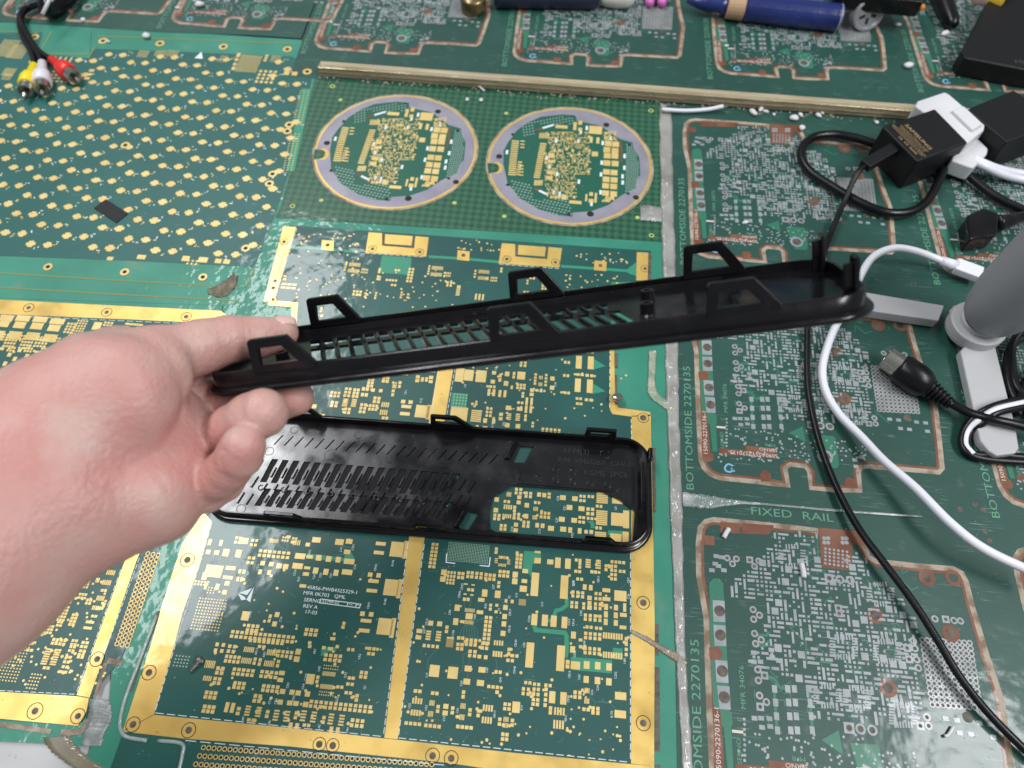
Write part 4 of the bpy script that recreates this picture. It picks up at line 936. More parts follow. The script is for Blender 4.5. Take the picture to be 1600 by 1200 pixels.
tt("BOTTOMSIDE 2270135", zb(85, 610), 0.42, q90, 1.36)
tt("MFR 34076", zb(392, 385), 0.24, q90, 1.25); tt("SERNO", zb(365, 735), 0.20, q90, 1.2); tt("C", zb(370, 560), 0.2, q90); tt("MFR", zb(762, 775), 0.2, math.pi, 1.2)
TP["green_lettering"] = (b, P("green_lettering", (0.11, 0.29, 0.19), 0.5), True)
b = MB()
tt("15090-2270136-1", zb(222, 670), 0.23, q90, 1.22); tt("5090ASSY2270135-", zb(620, 850), 0.235, math.pi, 1.05); tt("SERNO", zb(748, 815), 0.2, math.pi, 1.15)
p = zb(355, 628); b.rect(p[0], p[1], 0.36, 0.09, 0, ZA, 0.0118)
TP["pale_lettering"] = (b, P("pale_print", (0.62, 0.55, 0.50), 0.6), True)
b = MB()
gp = [zb(*p) for p in ((455, 950), (415, 935), (388, 960), (395, 990), (430, 1000), (452, 985), (440, 972), (468, 998))]
b.strip([tuple(p) for p in spline(gp, 5)], 0.07, ZA, 0.0118); TP["blue_mark"] = (b, P("blue_ink", (0.20, 0.42, 0.62), 0.6), False)
TM = {}
for nm, (mb_, mt_, st) in TP.items():
    me = bpy.data.meshes.new(nm.split('#')[0]); me.from_pydata([(x*S, y*S, z*S) for x, y, z in mb_.v], [], mb_.f); me.materials.append(mt_); TM[nm] = (me, st)
def put_tile(panel, x, y, ang):
    root = link("board_unit", TM["routed_outline"][0], panel, loc=(x, y, 0.0)); root.rotation_euler = (0, 0, ang)
    for nm, (me, st) in TM.items():
        if nm == "routed_outline": continue
        q = bpy.data.objects.new(nm.split('#')[0], me); COL.objects.link(q); q.parent = root; ORG[q.name] = ORG[panel.name]
        if st: q["kind"] = "stuff"
    return root
rp = thing("silver_padded_circuit_board", (14, 17, -0.17), "dark green panel of silver-padded boards under the cables on the right", "circuit board")
m1 = MB()
x0 = U(1060, 600)[0] - 0.15
m1.prism([(x0-.15, 5), (x0+32, 5), (x0+32, 33.4), (x0-.15, 33.4)], -0.165, 0.0)
m1.build("panel_sheet", M["forest"], rp)
for r in range(2):
    for c in range(2): put_tile(rp, H1[0] + c*PX, H1[1] - r*PY, 0)
np_ = thing("silver_padded_circuit_board", (14, 5, -0.17), "dark green panel lettered FIXED RAIL at the near right corner", "circuit board")
# the seam between both panels runs through pixel (1065, 778) and (1600, 835)
m1 = MB(); sm = U(1200, 790)[1]
m1.prism([(x0-.15, -12), (x0+32, -12), (x0+32, sm+0.0), (x0-.15, sm)], -0.166, 0.003)
m1.build("panel_sheet", M["forest"], np_)
for c in range(2): put_tile(np_, H1[0] + c*PX, H1[1] - 2*PY, 0).location.z += 0.0032*S
b = MB(); tpx(b, "FIXED  RAIL", 1237, 804.5, 13, 0.0, z=0.0125, sx=1.35); b.build("green_lettering", TP["green_lettering"][1], np_)
b = MB()
for x, y in ((1523, 788), (1536, 797), (1508, 843), (1546, 845), (1500, 796), (1540, 830)): b.disc(*U(x, y), 0.11, 0.0, 0.0075, 10)
b.build("drilled_holes", M["dull"], np_)["kind"] = "stuff"
up = thing("silver_padded_circuit_board", (0, 42, -0.17), "dark green panel of silver-padded boards beyond the wooden rail", "circuit board")
m1 = MB(); xl = U(470, 85)[0]
yb0 = U(560, 105)[1] - 1.2
m1.prism([(xl-.15, yb0), (60, yb0+.3), (60, 66), (xl-.9, 66)], -0.166, 0.002)
m1.build("panel_sheet", M["forest"], up)
ca, sa = math.cos(A2), math.sin(A2)
for c in range(4): put_tile(up, O2[0] + ca*PX*c, O2[1] + sa*PX*c, A2).location.z += 0.0022*S
ul = thing("silver_padded_circuit_board", (-20, 44, -0.17), "scratched dark green panel at the far left corner behind the dotted board", "circuit board")
m1 = MB(); m1.prism([U(-300, 10), U(0, 34), U(100, 40), U(250, 50), U(388, 55), U(470, 60), (xl-.4, 66), (-70, 66)], -0.165, 0.0125); m1.build("panel_sheet", M["forest"], ul)
# second pitch: pad holes of the two boards in view
pd = tB(1289.1, 713.7)
for px, py in ((402.5, 22.5), (137.8, 11)):
    w = U(px, py); put_tile(ul, w[0]-pd[0], w[1]-pd[1], -0.004).location.z += 0.0128*S

# ------------------------------------------------------------------ seams: tape strips and the rail
def tape(label, pts, mat, z=0.02, cat="tape", nm="tape_strip", amp=1.0, n=14):
    # uneven, slightly crumpled strip: points are (left px, right px) pairs
    b = MB(); random.seed(sum(map(ord, label)) % 97); L = [Vector((*U(*p[0]), 0)) for p in pts]; R_ = [Vector((*U(*p[1]), 0)) for p in pts]
    LL, RR_ = spline(L, n), spline(R_, n); vs, fs = [], []
    W = 5
    for i, (a, c) in enumerate(zip(LL, RR_)):
        for k in range(W):
            t = k/(W-1); p = a.lerp(c, t) + (c-a)*(random.uniform(-.06, .06) if k in (0, W-1) else 0)
            vs.append((p.x, p.y, z + (0.0 if k in (0, W-1) else random.uniform(0.004, 0.03)*amp)))
    for i in range(len(LL)-1):
        for k in range(W-1): fs.append((i*W+k, i*W+k+1, (i+1)*W+k+1, (i+1)*W+k))
    b.mesh(vs, fs)
    o = b.build(nm, mat, None, org=(*U(*pts[0][0]), z), smooth=True)
    md = o.modifiers.new("thick", 'SOLIDIFY'); md.thickness = 0.012*S; md.offset = 1
    return tag(o, label, cat)
tape("long dirty grey tape strip over the seam left of the right panels", [((1030, 168), (1049, 169)), ((1033, 340), (1053, 342)), ((1038, 500), (1058, 500)), ((1042, 640), (1061, 645)), ((1047, 800), (1066, 800)), ((1055, 1000), (1070, 1000)), ((1062, 1130), (1078, 1130)), ((1068, 1250), (1086, 1250))], M["grey_tape"])
tape("short grey tape piece beside the right round board", [((1000, 322), (1001, 346)), ((1015, 321), (1018, 346)), ((1034, 326), (1034, 348))], M["grey_tape"], z=0.03)
tape("shiny tape strip across the seam between the right panels", [((1066, 770), (1066, 791)), ((1105, 774), (1105, 795)), ((1140, 780), (1138, 791)), ((1180, 785), (1180, 789)), ((1320, 797), (1320, 801)), ((1440, 806), (1440, 809))], P("shiny_tape", (0.20, 0.25, 0.23), 0.25, coat=1, coat_r=0.1, cbump=0.5, cbs=180, col2=(0.5, 0.5, 0.5), vs=60, vmin=.5, vmax=.66), z=0.02)
tape("torn brown-edged tape by the centre board's right notch", [((1014, 548), (1026, 548)), ((1012, 600), (1024, 600)), ((1014, 618), (1030, 616)), ((1034, 636), (1046, 628)), ((1055, 648), (1060, 640))], P("torn_tape", (0.20, 0.29, 0.20), 0.4, coat=.8, coat_r=.15, cbump=.4, cbs=200, col2=(0.40, 0.38, 0.30), vs=120), z=0.022)
tape("brown torn tape tail on the centre board's right gold strip", [((986, 984), (986, 990)), ((1010, 995), (1008, 1002)), ((1040, 1012), (1038, 1022)), ((1062, 1022), (1056, 1034)), ((1074, 1036), (1068, 1040))], P("brown_tape", (0.22, 0.17, 0.11), 0.5, col2=(0.33, 0.30, 0.24), vs=150, coat=.5, cbump=.3, cbs=200), z=0.022)
tape("brown glue smear between the left boards", [((66, 1152), (110, 1150)), ((78, 1172), (118, 1166)), ((100, 1190), (140, 1186)), ((130, 1212), (170, 1204))], P("dry_glue", (0.16, 0.14, 0.09), 0.35, col2=(0.25, 0.22, 0.15), vs=60, coat=.6), z=-0.012, amp=.12)
tape("crumpled clear tape fragments at the corner of the left board", [((140, 1092), (170, 1095)), ((138, 1115), (176, 1118)), ((132, 1140), (166, 1140)), ((128, 1165), (158, 1166))], P("crumpled_tape", (0.22, 0.25, 0.24), 0.3, coat=1, coat_r=.1, cbump=.8, cbs=220, col2=(0.42, 0.43, 0.44), vs=110, vmin=.45, vmax=.6), z=0.0)
tape("clump of brown dust and fibre near the thumb", [((324, 452), (326, 460)), ((338, 448), (340, 464)), ((352, 438), (354, 462)), ((362, 430), (368, 448)), ((364, 426), (372, 432))], P("dust_clump", (0.20, 0.17, 0.12), 0.95, col2=(0.32, 0.28, 0.21), vs=300, bump=.2, bs=900), z=0.005, amp=2.0, cat="dust", nm="dust_clump")

rl = thing("wooden_rail", (*U(1000, 160), 0), "long pale wooden rail with brass edge beyond the round boards", "rail")
ra, rb_ = Vector((*U(500, 119), 0)), Vector((*U(1620, 202), 0))
dr = (rb_-ra).normalized(); nr = Vector((-dr.y, dr.x, 0)); RH = 0.52
b = MB(); b.box(ra, rb_-ra, nr*0.62, Vector((0, 0, RH)))
b.build("wood_core", P("weathered_wood", (0.48, 0.40, 0.27), 0.55, col2=(0.30, 0.235, 0.14), vs=30, vmin=.42, vmax=.66, stretch=((1, 40, 40), (0, 0, 0.07)), bump=0.05, bs=500, detail=6), rl, bevel=0.04)
b = MB(); b.box(ra + Vector((0, 0, RH)) - nr*0.03, rb_-ra, nr*0.26, Vector((0, 0, 0.06)))
b.build("brass_edge", P("brass_edge", (0.78, 0.68, 0.46), 0.24, 0.7, col2=(0.60, 0.50, 0.30), vs=60, rvar=.1), rl, bevel=0.025)
b = MB(); b.box(ra + Vector((0, 0, 0.24)) - nr*0.035, rb_-ra, nr*0.035, Vector((0, 0, 0.05)))
b.build("groove_bead", P("bead_wood", (0.34, 0.27, 0.16), 0.6, col2=(.18, .13, .07), vs=90), rl)
# ------------------------------------------------------------------ the two black vent trays
def rrect(L, W, r, off=0.0, n=8):
    r = r if isinstance(r, (list, tuple)) else [r]*4
    pts = []
    for (cx, cy, a0), q in zip(((r[0], r[0], 180), (L-r[1], r[1], 270), (L-r[2], W-r[2], 0), (r[3], W-r[3], 90)), r):
        for i in range(n+1):
            a = math.radians(a0 + 90*i/n); pts.append((cx + (q+off)*math.cos(a), cy + (q+off)*math.sin(a)))
    return pts
def frame(o, ex, ey, ez):
    o, ex, ey, ez = Vector(o), Vector(ex), Vector(ey), Vector(ez)
    return lambda p: o + ex*p[0] + ey*p[1] + ez*p[2]
def tray_shell(F, L, W, r, h, holes, parent, fl=0.08, zf=0.004, fm_="floor"):
    prof = [(-.11, .06), (-.11, h), (-.03, h), (0, h-.03), (0, .25), (.05, .23), (.05, .20), (.13, .19), (.17, .14), (.17, .07), (.13, .02), (.06, 0), (-.11, 0)]
    b = MB(); rings = [rrect(L, W, r, o) for o, z in prof]; n = len(rings[0]); base = 0
    vs = [F((p[0], p[1], prof[k][1])) for k, rg in enumerate(rings) for p in rg]; fs = []
    for k in range(len(prof)):
        k2 = (k+1) % len(prof)
        for i in range(n):
            j = (i+1) % n; fs.append((k*n+i, k2*n+i, k2*n+j, k*n+j))
    b.mesh(vs, fs)
    w = b.build("rim_wall", M["black"], parent, smooth=True)
    md = w.modifiers.new("e", 'EDGE_SPLIT'); md.split_angle = math.radians(50)
    v, f = fill2d([rrect(L, W, r, -.09)] + holes, fl, 0.0)
    b = MB(); b.mesh([F((x, y, z + zf)) for x, y, z in v], f)
    b.build("slotted_floor", M[fm_], parent)
def clip(F, parent, u0, wd, ht, v0, z0, th=.13, top=.64, lean=0.06, ins=.17, dirv=1, low=0.10):
    o = [(0, -.12), (wd, -.12), (wd, 0), (wd*top + .03, ht), (lean + .06, ht), (lean, ht-.06), (0, 0)]
    hl = [(ins, low), (wd - ins*1.75, low), (wd*top - ins*.62, ht-ins), (lean + ins, ht-ins)]
    v, f = fill2d([o, hl], th, 0.018)
    b = MB(); b.mesh([F((u0 + x, v0 + z*dirv, z0 + y)) for x, y, z in v], f if dirv < 0 else [q[::-1] for q in f])
    return b.build("snap_clip", M["black"], parent)

# ---- tray lying on the board
AV = 0.018; OV = Vector((-12.28, 8.17, 0.012)); EX = Vector((math.cos(AV), math.sin(AV), 0)); EY = Vector((-math.sin(AV), math.cos(AV), 0))
FV = frame(OV, EX, EY, (0, 0, 1))
LV, WV, HV = 16.6, 4.35, 0.52
lv = thing("vent_tray", tuple(OV), "black slotted plastic vent tray with large opening lying flat on the centre board", "vent")
def lp(px, py, z=0.09):
    p = Vector((*U(px, py, z), 0)) - Vector((OV.x, OV.y, 0)); return (p.dot(EX), p.dot(EY))
holes = []
for i in range(18):
    t = i/17; x, y = 425 + 284*t, 717 + 23*t
    holes.append([lp(x, y), lp(x-19, y+36), lp(x-9, y+37), lp(x+10, y+.7)])
    x, y = 414 + 284*t, 763 + 21*t
    holes.append([lp(x, y), lp(x-17, y+27), lp(x-7, y+28), lp(x+10, y+.7)])
for i in range(22):
    t = i/21; x, y = 441 + 336*t, 680 + 30*t
    holes.append([lp(x, y), lp(x-14, y+15), lp(x-11.5, y+15.2), lp(x+2.5, y+.2)])
holes.append([lp(812, 697), lp(801, 722.5), lp(820, 723), lp(834, 698)])
holes.append([lp(731, 800), lp(713, 824), lp(732, 829), lp(749, 802)])
holes.append([lp(770, 776), lp(764.5, 800), lp(766, 826), lp(776, 832), lp(870, 841), lp(975, 849), lp(988, 845), lp(992, 799), lp(968, 781), lp(941, 769), lp(800, 758)])
tray_shell(FV, LV, WV, [1.0, .95, .9, .9], HV, holes, lv)
b = MB(); bk_ = [lp(*p) for p in ((392, 708), (716, 732), (690, 818), (372, 798))]
b.prism([tuple(FV((x, y, 0)).xy) for x, y in bk_], .0145, .05, True); b.build("slot_shade_plate", P("slot_shade_black", (.004, .004, .005), .8), lv)  # solid plate added under the slots; its black stands in for shade
b = MB()
for i in range(17):     # raised ribs between the slots
    t = i/17; x, y = 425 + 284*t, 717 + 23*t
    for (x1, y1, x2, y2) in ((x+6, y+13, x-2, y+28), (x-8, y+38, x-14, y+47), (x-5, y+57, x-12, y+68)):
        a, c = lp(x1, y1), lp(x2, y2); d = Vector(c)-Vector(a); n_ = Vector((-d.y, d.x)).normalized()*.035
        b.box(FV((a[0]-n_.x, a[1]-n_.y, .084)), EX*d.x + EY*d.y, EX*(2*n_.x) + EY*(2*n_.y), (0, 0, .085))
for px, py in ((706, 752), (722, 756), (737, 760), (700, 778), (716, 780), (730, 783), (405, 726), (398, 752), (382, 754), (376, 777), (390, 779)):
    a, c = lp(px+5, py-8), lp(px-6, py+9); d = Vector(c)-Vector(a); n_ = Vector((-d.y, d.x)).normalized()*.04
    b.box(FV((a[0]-n_.x, a[1]-n_.y, .084)), EX*d.x + EY*d.y, EX*(2*n_.x) + EY*(2*n_.y), (0, 0, .085))
b.build("floor_ribs", M["floor"], lv)["kind"] = "stuff"
b = MB()
pl = [lp(650 + x/4, 600 + y/4) for x, y in ((622, 632), (625, 540), (815, 545), (822, 510), (1028, 522), (1045, 572), (1232, 602), (1238, 672), (1165, 668), (640, 624))]
b.mesh([FV((x, y, .085)) for x, y in pl] + [FV((x, y, .125)) for x, y in pl], [tuple(range(len(pl)-1, -1, -1)), tuple(range(len(pl), 2*len(pl)))] + [(i, (i+1) % len(pl), len(pl)+(i+1) % len(pl), len(pl)+i) for i in range(len(pl))])
b.build("raised_plate", M["floor"], lv, bevel=0.012)
b = MB()
def tor(u, v, z, R_, r):
    pts = [FV((u + R_*math.cos(a), v + R_*math.sin(a), z)) for a in [2*math.pi*i/20 for i in range(21)]]; b.tube(pts, r, 6, False)
for x, y in ((655, 583), (765, 593), (873, 603), (980, 613), (1088, 622), (1197, 632), (875, 542), (982, 550)): u, v = lp(650 + x/4, 600 + y/4); tor(u, v, .128, .125, .022)
for x, y, R_ in ((515, 711, .20), (421, 705, .17), (610, 717, .17), (697, 725, .19), (853, 702, .15), (945, 710, .19), (377, 795, .17), (460, 672, .15), (560, 680, .15), (790, 749, .16), (970, 770, .16)): u, v = lp(x, y); tor(u, v, .086, R_, .012)
for x in range(9):
    u, v = lp(408 + x*36, 762 + x*3.2); tor(u, v, .086, .10, .03)
b.build("ejector_marks", M["floor"], lv, smooth=True)["kind"] = "stuff"
b = MB()
def et(txt, px, py, h):
    if txt not in _tc: _tc[txt] = text_geo(txt, 1.0)
    v, f = _tc[txt]; u0, v0 = lp(px, py); b.mesh([FV((u0 + x*h, v0 + y*h, .098)) for x, y in v], f); 
et("H-M(3)", 901, 706, .34); et("P-M  XM6S26X  CAV-06", 932, 723, .30); et("KGMS  SPC6", 946, 741, .32)
b.build("embossed_lettering", P("embossed_black", (0.028, 0.027, 0.032), 0.35), lv)
def top_u(px, py, z): return lp(px, py, z)[0]
for x0, x1, h in ((450, 497, .85), (672, 739, .85), (912, 963, .70)):
    u0, u1 = top_u(x0, 672, HV), top_u(x1, 680, HV); clip(FV, lv, u0, u1-u0, h, WV-.02, HV, top=.60 if x0 < 900 else .92, ins=.20, dirv=-1, low=.28 if x0 < 900 else .2)
for x0, x1, h in ((411, 470, .34), (650, 700, .30), (911, 962, .38)):
    u0, u1 = top_u(x0, 812, HV), top_u(x1, 818, HV); clip(FV, lv, u0, u1-u0, h, .12, HV, top=.8, ins=.11, dirv=-1, low=.05)
b = MB(); u, v = LV-.02, lp(1011, 720)[1]
b.box(FV((u-.02, v-.25, .25)), EX*.16, EY*.5, (0, 0, .55)); b.build("end_latch", M["black"], lv, bevel=.04)
b = MB(); b.box(FV((LV-.3, lp(1011, 760)[1]-.8, HV-.02)), EX*.13, EY*1.6, (0, 0, .07)); b.build("end_rib", M["black"], lv, bevel=.02)
b = MB()
for px, py in ((800, 704), (722, 812)):
    a, c = lp(px+8, py-12), lp(px-6, py+14); d = Vector(c)-Vector(a)
    b.box(FV((a[0]-.16, a[1], .085)), EX*d.x + EY*d.y, EX*.22, (0, 0, .12))
b.build("slot_lip", M["black"], lv, bevel=.02)

# ---- tray held in the hand
RM = Matrix(((0.97487707, 0.02214199, -0.22164032), (0.11706222, 0.79562081, 0.59437695), (0.18950234, -0.60539017, 0.77304049)))
TH = Vector((-8.958986, 8.877091, 9.717415)); EU, EV_, EW = RM.col[0], RM.col[1], RM.col[2]
HH, LH, WH = 0.62, 16.8, 3.895
FH = frame(TH - EW*HH, EU, EV_, EW)
hv = thing("vent_tray", tuple(TH - EW*HH), "black slotted plastic vent tray held up by the hand", "vent")
holes = []
for i in range(21):
    u = 2.75 + i*.425
    holes.append([(u, .55), (u+.28, .55), (u+.28-.6, 2.1), (u-.6, 2.1)])
    holes.append([(u-.72, 2.40), (u-.46, 2.40), (u-.46-.22, 2.95), (u-.72-.22, 2.95)])
tray_shell(FH, LH, WH, [.55, .95, .95, .7], HH, holes, hv, zf=.27, fm_='black')
ZF = .27 + .08
b = MB()
for i in range(20):
    u = 2.75 + i*.425 + .30
    for (a0, v0, a1, v1) in ((u-.08, .9, u-.42, 1.75), (u-.62, 2.2, u-.8, 2.75)):
        b.box(FH((a0, v0, ZF)), EU*(a1-a0) + EV_*(v1-v0), EU*.06, EW*.06)
b.box(FH((1.4, 3.55, ZF)), EU*12.5, EV_*.08, EW*.16)
b.box(FH((1.2, .35, ZF)), EU*13.5, EV_*.08, EW*.12)
b.build("floor_ribs", M["floor"], hv)["kind"] = "stuff"
for u0, wd, ht, v in ((1.42, 1.72, .80, 0), (7.72, 1.72, .82, 0), (12.95, 1.72, .72, 0)):
    clip(FH, hv, u0, wd, ht, .13, HH, dirv=-1, ins=.25, th=.17)
for u0, wd, ht, v in ((1.60, 1.60, .82, 1), (7.84, 1.60, .80, 1), (12.86, 1.72, .84, 1)):
    clip(FH, hv, u0, wd, ht, WH-.0, HH, dirv=-1, ins=.25, th=.17)
for u, v, h in ((16.38, .50, .80), (16.45, 3.35, .76)):
    b = MB(); b.box(FH((u, v-.18, .3)), EU*.12, EV_*.42, EW*(HH+h-.3)); b.box(FH((u-.2, v-.06, .3)), EU*.22, EV_*.12, EW*(HH+h*.8-.3)); b.build("end_post", M["black"], hv, bevel=.03)
for u, v in ((11.75, 2.55), (11.65, 1.35), (1.75, 1.1)):
    b = MB(); lathe(b, FH((u, v, ZF-.01)), EW, [(0, .23), (.06, .19), (.34, .17), (.345, .10), (.2, .09)], 18); b.build("screw_boss", M["black"], hv, smooth=False)
b = MB(); b.box(FH((13.9, .25, ZF)), EU*.1, EV_*3.2, EW*.1); b.build("cross_rib", M["black"], hv)
# ------------------------------------------------------------------ the hand (one continuous skin)
def surface_nets(Fg, org, h):
    ins = Fg < 0
    nx, ny, nz = Fg.shape
    c = [ins[a:nx-1+a, b_:ny-1+b_, d:nz-1+d] for a in (0, 1) for b_ in (0, 1) for d in (0, 1)]
    s = sum(x.astype(np.int8) for x in c); act = (s > 0) & (s < 8)
    idx = -np.ones(act.shape, np.int64); I = np.argwhere(act); idx[act] = np.arange(len(I))
    acc = np.zeros((len(I), 3)); cnt = np.zeros(len(I))
    cor = np.array([(a, b_, d) for a in (0, 1) for b_ in (0, 1) for d in (0, 1)])
    vals = np.stack([Fg[I[:, 0]+k[0], I[:, 1]+k[1], I[:, 2]+k[2]] for k in cor], 1)
    for a in range(8):
        for b_ in range(a+1, 8):
            if np.abs(cor[a]-cor[b_]).sum() != 1: continue
            va, vb = vals[:, a], vals[:, b_]; m = (va < 0) != (vb < 0)
            t = va[m] / (va[m]-vb[m]); acc[m] += cor[a] + (cor[b_]-cor[a])*t[:, None]; cnt[m] += 1
    V = (I + acc / cnt[:, None]) * h + org
    faces = []
    for ax in range(3):
        o1, o2 = [(1, 2), (2, 0), (0, 1)][ax]
        sl0 = [slice(None)]*3; sl1 = [slice(None)]*3; sl0[ax] = slice(0, -1); sl1[ax] = slice(1, None)
        a, b_ = ins[tuple(sl0)], ins[tuple(sl1)]; E = np.argwhere(a != b_); fl = a[tuple(E.T)]
        ok = (E[:, o1] > 0) & (E[:, o2] > 0) & (E[:, o1] < act.shape[o1]) & (E[:, o2] < act.shape[o2]); E, fl = E[ok], fl[ok]
        e1 = np.eye(3, dtype=int)[o1]; e2 = np.eye(3, dtype=int)[o2]
        q = [idx[tuple((E - d).T)] for d in (e1*0, e1, e1+e2, e2)]
        q = np.stack(q, 1); q[~fl] = q[~fl][:, ::-1]; faces.append(q)
    return V, np.concatenate(faces)
def hp(px, py, d, r):
    """camera-frame point and radius from pixel, depth and radius in pixels"""
    return np.array([(px-800)/FPX*d, -(py-600)/FPX*d, -d], np.float32), r/FPX*d
h_ = 0.076
lo = np.array([-18.6, -9.6, -21.9]); hi = np.array([-4.9, 1.95, -13.6])
ax = [np.arange(l, u, h_, dtype=np.float32) for l, u in zip(lo, hi)]
GX, GY, GZ = np.meshgrid(*ax, indexing='ij')
def cone(a, b_, ra, rb_2, dz=1.0):
    d = b_ - a; L2 = d[0]**2 + d[1]**2 + (d[2]*dz)**2 + 1e-9
    x, y, z = GX-a[0], GY-a[1], (GZ-a[2])*dz
    t = np.clip((x*d[0] + y*d[1] + z*d[2]*dz)/L2, 0, 1)
    return np.sqrt((x-t*d[0])**2 + (y-t*d[1])**2 + (z-t*d[2]*dz)**2) - (ra + (rb_2-ra)*t)
def smin(a, b_, k):
    h = np.clip(0.5 + 0.5*(b_-a)/k, 0, 1); return b_*(1-h) + a*h - k*h*(1-h)
def smax(a, b_, k): return -smin(-a, -b_, k)
def chain(pts, k=.25, dz=1.0):
    q = [hp(*p) for p in pts]; F_ = None
    for (a, ra), (b_, rb2) in zip(q, q[1:]):
        c = cone(a, b_, ra, rb2, dz); F_ = c if F_ is None else smin(F_, c, k)
    return F_
arm = chain([(-330, 1090, 15.6, 190), (-60, 868, 16.4, 165), (70, 770, 17.2, 140)], .5, 1.15)
arm = smin(arm, chain([(-250, 960, 16.3, 170), (0, 745, 17.0, 128), (70, 690, 17.4, 120)], .5, 1.1), .5)
heel = chain([(60, 800, 17.4, 104), (150, 795, 17.6, 84), (235, 768, 18.1, 80), (275, 735, 18.5, 60)], .4)
palm = chain([(140, 690, 18.2, 110), (240, 675, 19.0, 82), (284, 676, 19.7, 54)], .4)
then = chain([(20, 700, 17.4, 110), (100, 660, 17.2, 104), (178, 620, 17.4, 90), (238, 588, 18.0, 62)], .5, 1.5)
thumb = chain([(150, 590, 17.9, 74), (240, 563, 18.5, 52), (318, 541, 19.2, 40.5), (362, 529, 19.6, 35), (405, 527, 20.0, 31.5), (441, 520, 20.3, 25)], .22)
back = chain([(95, 610, 18.2, 64), (185, 566, 18.9, 52), (282, 580, 20.5, 50)], .4)
body = smin(arm, heel, .6); body = smin(body, palm, .9); body = smin(body, back, .4)
tb = smin(then, thumb, .30)
body = smin(body, tb, .42)
idxf = chain([(262, 622, 20.6, 42), (322, 628, 20.4, 36), (395, 632, 19.95, 33.5), (436, 626, 19.7, 30), (462, 621, 19.5, 28.5)], .15)
midf = chain([(268, 690, 19.4, 44), (316, 684, 19.25, 38.5), (346, 678, 18.85, 35), (364, 668, 18.5, 35.5), (392, 653, 18.2, 38.5), (411, 645, 18.0, 39)], .10)
rngf = chain([(280, 750, 18.7, 42), (322, 752, 18.5, 36.5), (344, 745, 18.15, 33.5), (358, 732, 17.9, 33.5), (374, 712, 17.6, 35), (380, 697, 17.45, 34.5)], .10)
pnk = chain([(282, 765, 18.9, 36), (325, 772, 18.7, 28), (352, 757, 18.6, 26), (366, 738, 18.5, 24)], .12)
fing = smin(smin(idxf, midf, .035), smin(rngf, pnk, .05), .035)
sk = smin(body, fing, .09)
# creases: shallow grooves along palm and joints
def groove(pts, r=.05, depth=.5):
    global sk
    q = [hp(p[0], p[1], p[2], 1)[0] for p in pts]; F_ = None
    for a, b_ in zip(q, q[1:]):
        c = cone(a, b_, r, r); F_ = c if F_ is None else np.minimum(F_, c)
    sk = smax(sk, -F_, .10)
def surf_depth(px, py):
    best = None
    for d in np.arange(14.5, 21.5, .02):
        p = hp(px, py, d, 1)[0]; i = ((p-lo)/h_).astype(int)
        if (i < 0).any() or (i >= np.array(sk.shape)).any(): continue
        if sk[tuple(i)] < 0: return d
    return None
def sgroove(pts, r, out=.3):
    q = []
    for (a, c) in zip(pts, pts[1:]):
        for t in (0, .33, .66): q.append((a[0]+(c[0]-a[0])*t, a[1]+(c[1]-a[1])*t))
    q.append(pts[-1]); q2 = []
    for p in q:
        d = surf_depth(*p)
        if d: q2.append((p[0], p[1], d - r*out))
    if len(q2) > 1: groove(q2, r)
for pts, r in (([(287, 600), (289, 630), (278, 665), (255, 698), (225, 722), (185, 738), (140, 744), (110, 738)], .042),
               ([(243, 700), (248, 735), (262, 770), (280, 798)], .035), ([(140, 744), (178, 765), (186, 800), (190, 850)], .03),
               ([(313, 690), (305, 730), (306, 765), (314, 788)], .05), ([(252, 560), (275, 582), (292, 594)], .045), ([(262, 545), (283, 568)], .03), ([(230, 556), (262, 590)], .025),
               ([(378, 620), (377, 650), (383, 682)], .035), ([(350, 700), (345, 722), (352, 748)], .035), ([(90, 730), (60, 745), (30, 752)], .03), ([(130, 775), (95, 780), (60, 800)], .025),
               ([(335, 655), (333, 690)], .03), ([(375, 505), (385, 530), (385, 548)], .02)):
    sgroove(pts, r)
for f_ in (): pass
V_, Fc = surface_nets(sk, lo, h_)
# light relaxation
nb = np.zeros_like(V_); ct = np.zeros(len(V_))
ed = np.concatenate([Fc[:, [0, 1]], Fc[:, [1, 2]], Fc[:, [2, 3]], Fc[:, [3, 0]]])
for _ in range(2):
    nb[:] = 0; ct[:] = 0
    np.add.at(nb, ed[:, 0], V_[ed[:, 1]]); np.add.at(ct, ed[:, 0], 1); np.add.at(nb, ed[:, 1], V_[ed[:, 0]]); np.add.at(ct, ed[:, 1], 1)
    V_ = V_*.5 + nb/ct[:, None]*.5
W_ = V_ @ CMn.T + np.array([0, 0, H])
ho = D3(-40, 850, 17)
me = bpy.data.meshes.new("hand"); me.from_pydata((W_ - np.array(ho))*S, [], Fc.tolist()); me.materials.append(M["skin"])
me.polygons.foreach_set("use_smooth", [True]*len(me.polygons))
hand = link("person", me, None, org=tuple(ho))
tag(hand, "bare left hand and wrist holding the raised black vent tray", "person")
